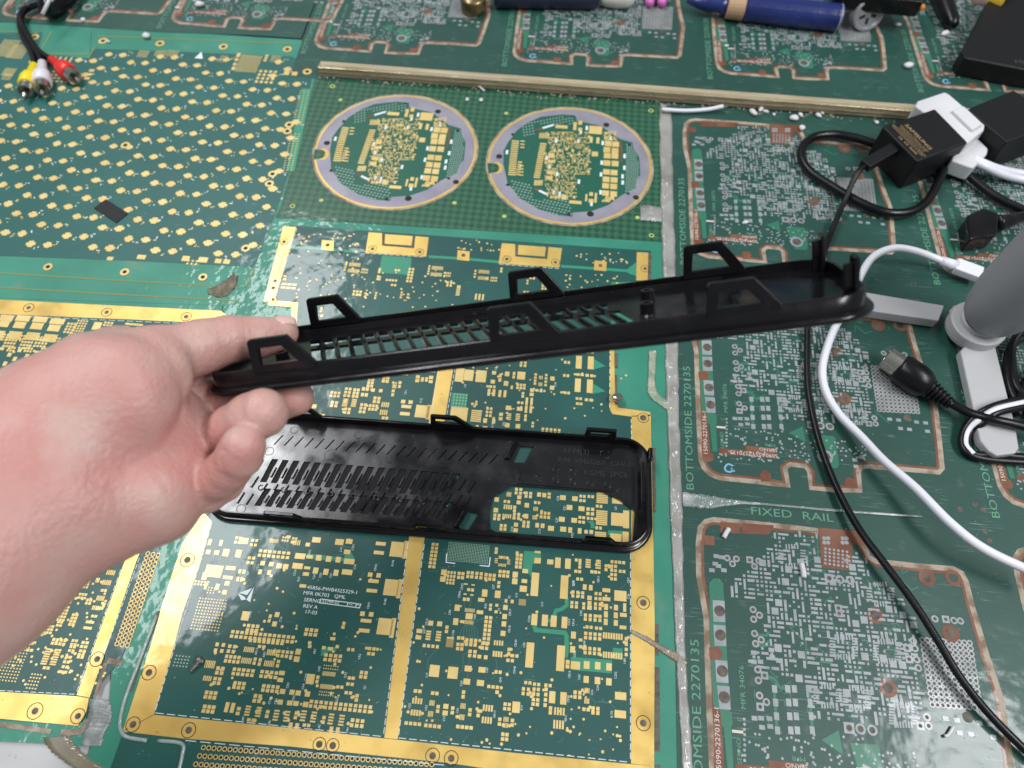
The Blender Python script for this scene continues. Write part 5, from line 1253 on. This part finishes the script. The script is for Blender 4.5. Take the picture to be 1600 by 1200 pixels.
# thumb nail on the tip, seen obliquely
tcen = D3(438, 519.5, 20.27); up_ = (D3(430, 480, 20.1) - D3(430, 520, 20.1)).normalized(); tc_ = CM @ Vector((0, 0, 1)); al = (D3(445, 517, 20.35) - D3(405, 526, 20.0)).normalized()
nn = (up_*.86 + tc_*.42 + al*.18).normalized(); al = (al - nn*al.dot(nn)).normalized(); wi = nn.cross(al); b = MB(); vs, fs = [], []
for i in range(9):
    for j in range(9):
        s_, t = (i/8-.5)*2, (j/8-.5)*2; k = max(0.0, 1 - .16*abs(s_)**3)
        vs.append(tcen + al*(.30*s_ + .08) + wi*(.34*math.sin(t*.95)*k) + nn*(.475*math.cos(t*.80) - .05*s_*s_ - .012))
for i in range(8):
    for j in range(8): fs.append((i*9+j, i*9+j+1, (i+1)*9+j+1, (i+1)*9+j))
b.mesh(vs, fs); no = b.build("thumb_nail", M["nail"], hand, smooth=True); md = no.modifiers.new("t", 'SOLIDIFY'); md.thickness = .035*S; md.offset = 0
del GX, GY, GZ, sk
# ------------------------------------------------------------------ things around the boards
def solve_h(top, base):
    B = Vector(U(*base)); return min((i*.02 for i in range(1, 400)), key=lambda z: (Vector(U(*top, z))-B).length)
MW = P("white_plastic", (0.66, 0.66, 0.68), 0.38, col2=(0.58, 0.58, 0.60), vs=30, bump=.004, bs=300)
MWC = P("white_cable", (0.72, 0.72, 0.78), 0.42)
MBK = P("matt_black_case", (0.006, 0.006, 0.007), 0.5, spec=.35, bump=.012, bs=1500, dirt=((0.05, 0.05, 0.05), 500, .74, .82))
MGR = P("grey_tripod_plastic", (0.42, 0.42, 0.43), 0.42, col2=(0.47, 0.47, 0.48), vs=14, bump=.004, bs=1200, rvar=.05)
MST = P("nickel_metal", (0.55, 0.52, 0.47), 0.22, 1.0)
MGT = P("gold_print", (0.42, 0.30, 0.14), 0.5)

# phone charger
hC_ = solve_h((1379, 197), (1350, 241))
def top_prism(b, pts, z1, z0=0.02):
    b.prism([U(x, y, z1) for x, y in pts], z0, z1, True)
ch = thing("phone_charger", (*U(1402, 294), 0), "black boxy phone charger with gold print plugged into the white socket", "charger")
b = MB(); top_prism(b, [(1379, 197), (1433.5, 252), (1513, 222), (1461, 169)], hC_); b.build("case", MBK, ch, bevel=.10, seg=3)
A_, B_, D_ = [Vector((*U(x, y, hC_), hC_)) for x, y in ((1379, 197), (1461, 169), (1433.5, 252))]
ea, eb = (B_-A_), (D_-A_); an = math.atan2(eb.y, eb.x)
b = MB(); ea1, eb1 = ea.normalized(), eb.normalized()
def on(fa, fb): return A_ + ea*fa + eb*fb
p = on(.345, .50); put_text(b, "SAMSUNG", p.x, p.y, .27, an, hC_+.004, sx=1.55)
for i, t in enumerate(("Travel Adapter EP-TA800 Input 100-240V", "50-60Hz 0.7A Output PDO 9.0V 2.77A", "5.0V 3.0A PPS 3.3-5.9V 3.0A 3.3-11V", "MADE IN VIETNAM  CHARGEUR  CARGADOR", "SAMSUNG ELECTRONICS CO LTD  MODEL")):
    p = on(.275 - i*.034, .50); put_text(b, t, p.x, p.y, .105, an, hC_+.004, sx=1.15)
p = on(.085, .60); put_text(b, "UL  CE  RoHS", p.x, p.y, .19, an, hC_+.004, sx=1.2)
b.build("gold_print", MGT, ch)
# usb plug and thin black cable
uc = thing("black_cable", (*U(1290, 380), 0), "thin black cable with slim plug running from the charger down to the near right corner", "cable")
q0, q1 = Vector((*U(1350, 260, 1.25), 1.25)), Vector((*U(1398, 232, 1.35), 1.35))
b = MB(); dq = (q1-q0); sd = Vector((-dq.y, dq.x, 0)).normalized()
b.box(q0 - sd*.30 - Vector((0, 0, .2)), dq, sd*.60, Vector((0, 0, .42))); b.build("usb_plug", MBK, uc, bevel=.07, seg=3)
thin = [(1352, 259, 1.25), (1342, 267, 1.25), (1332, 285, 1.0), (1318, 318, .6), (1302, 355, .35), (1291, 385, .3), (1278, 430, .3), (1264, 490, .25), (1261, 545, .22), (1263, 610, .22), (1275, 672, .22), (1292, 725, .25), (1316, 780, .32), (1346, 832, .45), (1385, 884, .55), (1430, 945, .55), (1468, 1005, .5), (1500, 1058, .45), (1548, 1118, .4), (1620, 1190, .3)]
b = MB(); b.tube(spline([U3(*p) for p in thin], 10), .135, 10); b.build("cord", M["rubber"], uc, smooth=True)
# white socket strip piece
wsck = thing("socket_adapter", (*U(1490, 240), 0), "white plastic socket adapter between the two black power bricks", "adapter")
b = MB(); top_prism(b, [(1430, 165), (1434, 157), (1476, 143), (1484, 147), (1540, 195), (1538, 203), (1516, 221), (1512, 223)], hC_*.98); b.build("socket_body", MW, wsck, bevel=.1, seg=3)
b = MB(); top_prism(b, [(1500, 216), (1518, 205), (1545, 232), (1543, 240), (1522, 262), (1514, 260), (1487, 250)], hC_*.62, .3); b.build("plug_body", MW, wsck, bevel=.1, seg=3)
b = MB(); top_prism(b, [(1488, 172), (1506, 165), (1536, 193), (1520, 203)], hC_*.98+.16, hC_*.9); b.build("raised_cap", MW, wsck, bevel=.06)
b = MB()
for dy in (0, 7): b.tube(spline([U3(1520, 247+dy*.5, 1.0), U3(1540, 256+dy*.7, .9), U3(1562, 264+dy, .6), U3(1590, 270+dy*1.3, .3), U3(1640, 278+dy*1.5, .25)], 8), .19, 10)
b.build("cord", MWC, wsck, smooth=True)
pb = thing("power_brick", (*U(1575, 260), 0), "black power brick at the right edge behind the white socket", "power adapter")
b = MB(); top_prism(b, [(1512, 171), (1520, 166), (1584, 140), (1660, 190), (1574, 222)], hC_*1.02); b.build("case", MBK, pb, bevel=.09, seg=3)
kc = thing("black_cable", (*U(1300, 290), 0), "thick black power cable looping under the phone charger", "cable")
b = MB()
b.tube(spline([U3(*p) for p in ((1420, 236, .5), (1372, 226, .45), (1335, 215, .4), (1300, 210, .35), (1268, 216, .32), (1252, 236, .32), (1262, 264, .32), (1300, 291, .32), (1345, 317, .34), (1385, 332, .36), (1422, 331, .36), (1448, 315, .4), (1466, 285, .5), (1480, 255, .5), (1500, 262, .5), (1530, 288, .4), (1568, 314, .35), (1640, 345, .35))], 10), .215, 12)
b.build("cord", M["rubber"], kc, smooth=True)

# black mains plug
mp_ = thing("mains_plug", (*U(1530, 385), 0), "shiny black mains plug lying left of the tripod body", "plug")
b = MB(); top_prism(b, [(1512, 342), (1514, 334), (1536, 324), (1562, 332), (1560, 362), (1556, 368), (1516, 374)], .95); b.build("plug_body", M["black"], mp_, bevel=.12, seg=3)
b = MB(); b.tube(spline([U3(1556, 350, .5), U3(1576, 345, .5), U3(1600, 338, .5), U3(1650, 330, .45)], 6), [.42, .42, .40, .38, .36, .36, .34, .32, .30, .28, .26, .26, .25, .25, .25, .25, .25, .25, .25][:19], 12); b.build("strain_relief", M["black"], mp_, smooth=True)

# white usb cable
wc = thing("white_cable", (*U(1300, 560), 0), "white charging cable arching behind the held tray and across the right panels", "cable")
wp = [(1484, 413, .55), (1455, 401, .7), (1425, 391, 1.0), (1395, 388, 1.2), (1365, 401, 1.2), (1346, 428, 1.0), (1330, 465, .7), (1309, 503, .45), (1294, 538, .35), (1285, 576, .3), (1290, 611, .3), (1311, 647, .35), (1347, 684, .5), (1382, 721, .75), (1431, 763, 1.0), (1487, 819, 1.2), (1544, 861, 1.25), (1640, 905, 1.2)]
b = MB(); b.tube(spline([U3(*p) for p in wp], 10), .168, 12); b.build("cord", MWC, wc, smooth=True)
b = MB(); q0, q1 = U3(1492, 415, .55), U3(1533, 430, .55); dq = q1-q0; sd = Vector((-dq.y, dq.x, 0)).normalized()
b.box(q0 - sd*.36 - Vector((0, 0, .2)), dq, sd*.72, Vector((0, 0, .4))); b.build("usb_plug", MWC, wc, bevel=.06)
b = MB(); b.tube([U3(1470, 407, .6), U3(1494, 416, .55)], [.2, .27], 12); b.build("strain_relief", MWC, wc, smooth=True)

# grey mini tripod
ct = Vector((*U(1519, 516, .45), 0))
tp = thing("mini_tripod", (ct.x, ct.y, 0), "grey plastic mini tripod standing at the right edge with two legs in view", "tripod")
b = MB(); lathe(b, ct, (0, 0, 1), [(.35, .95), (.4, 1.12), (.62, 1.15), (.66, 1.13), (.70, 1.15), (.98, 1.15), (1.04, 1.08), (1.06, .9)], 48); b.build("hub_ring", MGR, tp, smooth=False, bevel=.02)
b = MB(); lathe(b, ct, (0, 0, 1), [(1.0, .80), (1.12, .84), (1.26, .84), (1.3, .8)], 48); b.build("locking_collar", MGR, tp)
b = MB(); lathe(b, ct, (0.06, -0.02, 1), [(1.25, .70), (1.32, .86), (1.55, 1.06), (2.0, 1.24), (3.0, 1.42), (5.0, 1.52), (8.0, 1.6), (11.0, 1.62)], 56); b.build("grip_body", P('grey_grip', (.28, .28, .295), .5, bump=.004, bs=1500), tp, smooth=True)
b = MB()
b.prism([U(x, y, .62) for x, y in ((1322, 451), (1476, 477), (1467, 501), (1322, 480))], .10, .62, True); b.build("leg", MGR, tp, bevel=.05, seg=3)
b = MB()
b.prism([U(x, y, .55) for x, y in ((1501, 548), (1507, 541), (1519, 539), (1521, 532), (1542, 531), (1546, 535), (1556, 541), (1573, 610), (1588, 668), (1593, 700), (1588, 708), (1558, 712), (1545, 704), (1532, 688))], .10, .55, True); b.build("leg", MGR, tp, bevel=.08, seg=4)
b = MB(); b.prism([(ct.x + .3, ct.y + .4), (ct.x + .9, ct.y), (ct.x + 3.6, ct.y + 4.6), (ct.x + 3.0, ct.y + 5.0)], .10, .55, True); b.build("leg", MGR, tp, bevel=.06)

# din plug
dp = thing("din_plug", (*U(1440, 600), 0), "black round multi-pin plug with chrome shell and ribbed strain relief", "plug")
q0, q1 = U3(1384, 558, .66), U3(1484, 630, .5); dx = (q1-q0); LD = dx.length
b = MB(); lathe(b, q0, dx, [(.06, .42), (0, .43), (0, .49), (1.1, .49)], 32); b.build("chrome_shell", MST, dp, bevel=0)
b = MB(); lathe(b, q0 + dx.normalized()*.02, dx, [(-.0, .36), (.02, .36)], 20); b.build("pin_face", M["hole"], dp)
b = MB(); lathe(b, q0, dx, [(LD*.20, .46), (LD*.21, .58), (LD*.25, .63), (LD*.48, .65), (LD*.58, .60), (LD*.66, .48), (LD*.68, .42)], 36); b.build("plug_body", M["rubber"], dp, smooth=True)
b = MB(); pf = []
for i in range(6):
    t = LD*(.67 + i*.057); r = .42 - i*.03; pf += [(t, r*.80), (t + .03, r), (t + LD*.036, r), (t + LD*.040, r*.80)]
lathe(b, q0, dx, pf + [(LD*1.02, .25)], 24); b.build("strain_relief", M["rubber"], dp)
b = MB(); b.tube(spline([q1 - dx*.06, U3(1515, 645, .62), U3(1550, 655, .85), U3(1590, 664, .85), U3(1660, 682, .7)], 8), .18, 12); b.build("cord", M["rubber"], dp, smooth=True)
# striped cord loops
scd = thing("striped_cord", (*U(1520, 690), 0), "black and white twin cord looped over the tripod's near leg", "cable")
lp1 = [(1660, 612, .8), (1600, 623, .85), (1555, 634, .9), (1525, 650, .6), (1507, 672, .3), (1503, 694, .22), (1515, 710, .22), (1545, 718, .2), (1600, 722, .2), (1660, 724, .2)]
b = MB(); b.tube(spline([U3(*p) for p in lp1], 8), .15, 10); b.build("black_wire", M["rubber"], scd, smooth=True)
b = MB(); b.tube(spline([U3(p[0]+(5 if 2 < i < 8 else 0), p[1]+(6 if i < 4 else (-4 if i > 6 else 0)), p[2]+.06) for i, p in enumerate(lp1[:7])], 8), .125, 10); b.build("white_wire", MWC, scd, smooth=True)
b = MB(); b.tube(spline([U3(p[0]+(9 if 2 < i < 8 else 0), p[1]+(12 if i < 4 else (-8 if i > 6 else 0)), p[2]) for i, p in enumerate(lp1)], 8), .15, 10); b.build("black_wire", M["rubber"], scd, smooth=True)
bc = thing("black_cable", (*U(1585, 600), 0), "coiled black cords bundled at the right edge beside the tripod leg", "cable")
for off, pts in ((0, ((1640, 520, .5), (1594, 530, .45), (1576, 552, .4), (1574, 590, .3), (1586, 625, .25), (1620, 660, .25))), (1, ((1640, 505, .7), (1600, 515, .7), (1582, 540, .55), (1582, 580, .45), (1592, 610, .4), (1640, 640, .4))), (2, ((1590, 650, .3), (1600, 600, .4), (1640, 560, .4)))):
    b = MB(); b.tube(spline([U3(*p) for p in pts], 8), .17, 10); b.build("cord", M["rubber"], bc, smooth=True)

# audio-video plugs, upper left
av = thing("av_cable", (*U(60, 80), 0), "black AV cable with yellow, white and red plugs at upper left", "cable")
def rca(nm, col, a, c):
    m_ = P("%s_plug_plastic" % nm, col, .35)
    q0, q1 = U3(*a, .42), U3(*c, .42); d = q1-q0; L = d.length
    b = MB(); lathe(b, q0, d, [(0, .17), (L*.02, .22), (L*.34, .26), (L*.42, .40), (L*.55, .48), (L*.78, .48), (L*.80, .44)], 28); o = b.build("plug_sleeve", m_, av, smooth=True); o["label"] = "%s plug sleeve" % nm
    b = MB(); lathe(b, q0, d, [(L*.76, .30), (L*.80, .40), (L*1.0, .40), (L*1.0, .33), (L*.86, .32)], 24); b.build("metal_shell", MST, av)
    b = MB(); lathe(b, q0, d, [(L*.82, .15), (L*1.12, .13), (L*1.18, .05)], 14); b.build("centre_pin", MST, av)
rca("yellow", (0.80, 0.62, 0.01), (54, 101), (40, 143)); rca("white", (0.68, 0.67, 0.72), (66, 97), (66, 140)); rca("red", (0.70, 0.025, 0.02), (80, 92), (117, 121))
for pts in (((54, 101, .42), (49, 82, .35), (37, 60, .3), (31, 38, .3), (36, 20, .3), (52, 10, .35), (76, 4, .5)), ((66, 98, .42), (60, 86, .35), (46, 64, .3), (36, 42, .35), (34, 24, .4), (50, 7, .4), (78, 2, .5)), ((80, 92, .42), (66, 84, .4), (52, 70, .35), (42, 52, .4), (33, 36, .45), (32, 22, .45), (46, 8, .45), (80, 0, .55))):
    b = MB(); b.tube(spline([U3(*p) for p in pts], 8), .16, 10); b.build("cord", M["rubber"], av, smooth=True)
jn = thing("black_pod", (*U(90, 8), 0), "glossy black tapered pod with a white stripe at the far left corner", "gadget")
b = MB(); q0, q1 = U3(70, 22, .6), U3(112, -40, .8); b.tube([q0.lerp(q1, t) for t in (0, .06, .18, .4, .7, 1)], [.15, .45, .68, .85, .95, 1.0], 20); b.build("body", M["black"], jn, smooth=True)
b = MB(); q0, q1 = U3(66.5, 22, 1.25), U3(84, -14, 1.85); b.tube([q0, q1], .10, 8); b.build("white_stripe", MW, jn, smooth=True)
stk = MB(); stk.prism([U(*p) for p in ((166, 312), (201, 334), (182, 349), (147, 326))], .012, .05, True)
tag(stk.build("foam_pad", MBK, None, org=(*U(174, 330), .012), bevel=.02), "small black rectangular foam pad stuck on the dotted board", "foam pad")

# things along the far edge
b0 = thing("brass_knob", (*U(738, 8), 0), "dark brass knob standing beyond the rail between two boards", "knob")
b = MB(); lathe(b, U3(740, 16, 0), (0, 0, 1), [(0, .66), (.08, .74), (.75, .76), (.85, .70), (.9, .5), (1.0, .3)], 32); b.build("cap", P("dark_brass", (0.30, 0.22, 0.10), .3, .8, col2=(.12, .09, .05), vs=80), b0, smooth=True, bevel=0)
b = MB(); lathe(b, U3(752, 0, .5), (.6, .3, .4), [(0, .3), (.3, .34), (.5, .3)], 20); b.build("tip", P("pale_tip", (.55, .36, .28), .5), b0, smooth=True)
tl = thing("screwdriver", (*U(850, 0), 0), "dark tool handle lying along the far edge behind the brass knob", "tool")
b = MB(); q0, q1 = U3(772, -4, .55), U3(935, -2, .55); b.tube([q0.lerp(q1, t) for t in (0, .02, .1, .5, .55, .6, .95, 1)], [.4, .55, .6, .6, .5, .58, .6, .45], 20); b.build("handle", P("navy_black", (.012, .016, .04), .35), tl, smooth=True)
wb = thing("white_stopper", (*U(962, 2), 0), "off-white rounded plastic stopper at the far edge beside the pink clip", "stopper")
b = MB(); q0, q1 = U3(936, -6, .55), U3(992, -3, .55); b.tube([q0.lerp(q1, t) for t in (0, .05, .2, .5, .8, .95, 1)], [.2, .42, .56, .62, .58, .42, .2], 20); b.build("cap_shell", P("off_white", (.60, .58, .52), .5), wb, smooth=True)
pk = thing("pink_clip", (*U(1025, 5), 0), "pink two-pronged clip at the far edge left of the blue roll", "clip")
for x in (1015, 1034):
    b = MB(); q0, q1 = U3(x, 8, .3), U3(x+2, -26, .5); b.tube([q0.lerp(q1, t) for t in (0, .04, .15, .5, 1)], [.08, .22, .28, .28, .28], 14); b.build("prong", P("pink_plastic", (.62, .15, .48), .4), pk, smooth=True)
bl = thing("blue_marker", (*U(1200, 30), 0), "dark blue wrapped roll with a tan band beyond the rail", "marker")
q0, q1 = U3(1112, 6, .72), U3(1312, 28, .72); d = (q1-q0); MBL = P("navy_wrap", (.012, .022, .115), .28, col2=(.02, .035, .17), vs=40, bump=.03, bs=160)
def at_(t): return q0.lerp(q1, t)
b = MB(); b.tube([at_(t) for t in (-.20, -.12, -.02, .06, .13)], [.10, .30, .48, .42, .62], 18); b.build("crumpled_tip", MBL, bl, smooth=True)
b = MB(); b.tube([at_(t) for t in (.12, .125, .255, .26)], [.6, .70, .72, .66], 24); b.build("tan_band", P("tan_tape", (.46, .30, .18), .5), bl)
b = MB(); b.tube([at_(t) for t in (.26, .27, .6, .97, 1.0)], [.66, .74, .76, .76, .74], 28); b.build("barrel", MBL, bl, smooth=False)
b = MB(); b.tube([at_(t) for t in (.985, 1.003)], [.775, .70], 24); b.build("torn_end", P("torn_paper", (.45, .45, .5), .7), bl)
tc = thing("toy_car", (*U(1380, 20), 0), "black toy car with a silver spoked wheel at the far edge", "toy")
ax_ = Vector((.25, -1, .30)).normalized(); wc_ = U3(1355, 21, .85)
b = MB(); lathe(b, wc_ - ax_*.3, ax_, [(0, .92), (.5, .92), (.58, .88), (.58, .76), (.47, .70), (.46, .1), (.5, .08)], 40); b.build("wheel", P("silver_wheel", (.38, .38, .40), .35, .5), tc)
b = MB()
xx = ax_.cross(Vector((0, 0, 1))).normalized(); yy = xx.cross(ax_)
for k in range(5):
    a = math.radians(72*k + 126); e = xx*math.cos(a) + yy*math.sin(a); f_ = ax_.cross(e); c = wc_ + ax_*.175 + e*.36
    b.box(c - e*.17 - f_*.085, e*.34, f_*.17, ax_*.01)
b.build("wheel_openings", M["hole"], tc)["kind"] = "stuff"
b = MB(); q0, q1 = U3(1300, -4, 1.5), U3(1436, 10, 1.5); b.box(q0 - Vector((0, .35, .5)), q1-q0, Vector((0, 2.2, 0)), Vector((0, 0, 1.0))); b.build("car_body", M["black"], tc, bevel=.15)
b = MB(); b.tube([U3(1436, 12, 1.3), U3(1443, 11, 1.3)], [.22, .16], 12); b.build("orange_light", P("orange_lens", (.75, .28, .02), .3), tc, smooth=True)
pn = thing("black_probe", (*U(1480, 30), 0), "black rubber probe with a white-flecked tip beyond the rail", "tool")
b = MB(); q0, q1 = U3(1490, 42, .45), U3(1458, -40, .7); b.tube([q0.lerp(q1, t) for t in (0, .03, .1, .3, .6, 1)], [.15, .32, .42, .5, .6, .65], 20); b.build("grip", M["rubber"], pn, smooth=True)
yr = thing("tape_roll", (*U(1545, 10), 0), "yellow tape roll standing behind the black box at the far right", "tape")
b = MB(); c = U3(1552, -4, .9); ay = Vector((.7, -.6, .2)).normalized(); lathe(b, c, ay, [(0, .9), (.02, 1.0), (.8, 1.0), (.82, .9), (.82, .55), (.7, .5), (.3, .5)], 36); b.build("roll", P("yellow_tape", (.62, .40, .03), .4), yr)
bb = thing("black_box", (*U(1570, 90), 0), "black box lettered MINI at the far right corner", "box")
b = MB(); b.prism([U(x, y, 1.15) for x, y in ((1502, 78), (1508, 72), (1556, -22), (1700, -22), (1700, 120), (1600, 108), (1508, 90))], .05, 1.15, True); b.build("case", MBK, bb, bevel=.12, seg=3)
b = MB(); p = U(1594, 99, 1.16); put_text(b, "MINI", p[0]+.25, p[1]+.1, .5, -.03, 1.158); b.build("lettering", P("dark_grey_print", (.05, .05, .055), .5), bb)

# loose bits
b = MB(); b.tube(spline([U3(*p) for p in ((1034, 171, .25), (1070, 173, .18), (1105, 171, .18), (1130, 166, .3))], 6), .105, 10)
tag(b.build("wire_offcut", MWC, None, org=(*U(1080, 172), 0), smooth=True), "white wire offcut lying under the rail right of the round boards", "wire")
def screw(nm, px, py, d, label, r=.16, L=.5):
    t = thing(nm, (*U(px, py), 0), label, "screw"); q = U3(px, py, .05); d = Vector(d).normalized()
    b = MB(); lathe(b, q + d*L, d, [(0, r), (.05, r*1.15), (.12, r), (.15, r*.6)], 16); b.build("screw_head", MST, t)
    b = MB(); pf = []
    for i in range(9): pf += [(L*i/9, r*.42), (L*(i+.5)/9, r*.62)]
    lathe(b, q, d, pf, 12); b.build("thread", MST, t)
screw("screw", 963.5, 629, (0, .3, 1), "tiny screw standing in the slot right of the centre board", .2, .25)
screw("screw", 297, 1049, (.55, .8, .25), "small dark screw lying on the near left corner of the centre board", .12, .42)
def blob(px, py, r, z=0, seed=0, sq=.6):
    rnd = random.Random(seed); b = MB(); c = U3(px, py, z); n, m = 8, 5; vs, fs = [], []
    e = rnd.uniform(.6, 1.5); an = rnd.uniform(0, 3)
    for i in range(m+1):
        for k in range(n):
            th, ph = math.pi*i/m, 2*math.pi*k/n; q = r*rnd.uniform(.8, 1.15); x, y = q*math.sin(th)*math.cos(ph)*e, q*math.sin(th)*math.sin(ph)/e
            vs.append(c + Vector((x*math.cos(an)-y*math.sin(an), x*math.sin(an)+y*math.cos(an), q*math.cos(th)*sq + r*sq)))
    for i in range(m):
        for k in range(n): fs.append((i*n+k, (i+1)*n+k, (i+1)*n+(k+1) % n, i*n+(k+1) % n))
    b.mesh(vs, fs); return b, c
CRL = ['largest white crumb at the left end of the crumb row under the rail', 'white crumb right of the leftmost cluster under the rail', 'small white crumb beside the leftmost crumb cluster under the rail', 'long white crumb above the brown copper square under the rail', 'white crumb touching the long one above the brown copper square', 'white crumb standing alone right of the brown copper square', 'tiny white crumb beside the lone one right of the brown square', 'tiny white crumb between the two crumb clusters under the rail', 'small white crumb under the rail near the black charger cable', 'white crumb just left of the phone charger', 'white crumb on the routed edge below the brown copper square', "white crumb at the rail's foot above the left round board's right side", "white crumb between the round boards at the rail's foot", 'white crumb between two far boards left of the black box', 'white crumb at the tip of the black probe', "white crumb right of the toy car's wheel", 'white crumb at the far left beside the AV cable', 'flat white crumb on the mint strip above the dotted board', 'large pale crumb on the scratched far left panel', 'white crumb on the centre board right of the square gold pad', "pale crumb on the far board nearest the rail's left end", 'white crumb below the tan band of the blue roll', "white crumb on the board above the tray's right clip", 'small white crumb beside the large pale one at far left', 'tiny white crumb on the mint strip near the red plug']
MCR = P("white_foam", (.66, .65, .66), .7)
for i, (x, y, r, g) in enumerate(((1176, 178, .24, 0), (1188, 173, .20, 0), (1196, 176, .16, 0), (1240, 187, .26, 0), (1250, 181, .18, 0), (1278, 182, .20, 0), (1284, 178, .12, 0), (1209, 180, .12, 0), (1341, 178, .14, 0), (1369, 193, .16, 0), (1252, 202, .22, 0), (730, 157, .15, 0), (752, 158, .16, 0),
                              (1418, 105, .30, 1), (1475, 55, .28, 1), (1402, 40, .18, 1), (131, 33, .20, 1), (230, 59, .28, 1), (313, 10, .30, 1), (532, 391, .15, 1), (518, 36, .13, 1), (1135, 73, .14, 1), (1164, 349, .16, 1), (278, 14, .16, 1), (170, 66, .12, 1))):
    b, c = blob(x, y, r*.82, 0, i)
    o = b.build("foam_crumb", MCR, None, org=tuple(c), smooth=True)
    tag(o, CRL[i], "crumb", "white crumbs under the rail" if g == 0 else "stray white crumbs on the boards")
for i, (pts, r, lab) in enumerate((([(1139, 826), (1135, 832), (1131, 840)], .09, "white plastic sliver at the top left of the near right board"), ([(1252, 880), (1255, 892), (1256, 902)], .10, "white plastic sliver among the silver pads of the near right board"), ([(745, 132), (757, 142)], .05, "pale fibre leaning on the rail above the left round board"), ([(1490, 1135), (1482, 1148), (1476, 1150)], .05, "short pale fibre near the lower right corner"))):
    b = MB(); b.tube(spline([U3(x, y, .1) for x, y in pts], 4), r, 8); tag(b.build("plastic_sliver" if i < 2 else "fibre", MCR, None, org=(*U(*pts[0]), .05), smooth=True), lab, "debris")
# grit along the rail foot
b = MB(); random.seed(8)
for _ in range(260):
    t = random.random(); p = ra.lerp(rb_, t) - nr*abs(random.gauss(0, .22)); r = random.uniform(.02, .07)
    b.mesh([(p.x-r, p.y-r, .004), (p.x+r, p.y-r*.6, .004), (p.x+r*.4, p.y+r, .004), (p.x, p.y, r*1.3)], [(0, 1, 3), (1, 2, 3), (2, 0, 3)])
o = b.build("grit", P("brown_grit", (.30, .24, .17), .9, col2=(.55, .52, .48), vs=900), None, org=tuple(ra)); tag(o, "brown grit and dust along the foot of the rail", "grit", kind="stuff")

# fine pale dust lying everywhere on the boards
b = MB(); random.seed(31)
for _ in range(1500):
    px, py = random.uniform(-20, 1620), random.uniform(0, 1210)
    if py < 700 and random.random() < .4: continue
    x, y = U(px, py); r = random.choice((.008, .012, .012, .018, .026)); z = .0145
    b.mesh([(x-r, y-r, z), (x+r, y-r*.5, z), (x+r*.3, y+r, z), (x, y, z+r)], [(0, 1, 3), (1, 2, 3), (2, 0, 3)])
tag(b.build("dust_specks", P("pale_dust", (.42, .44, .42), .9), None), "fine pale dust specks scattered over the boards", "dust", kind="stuff")
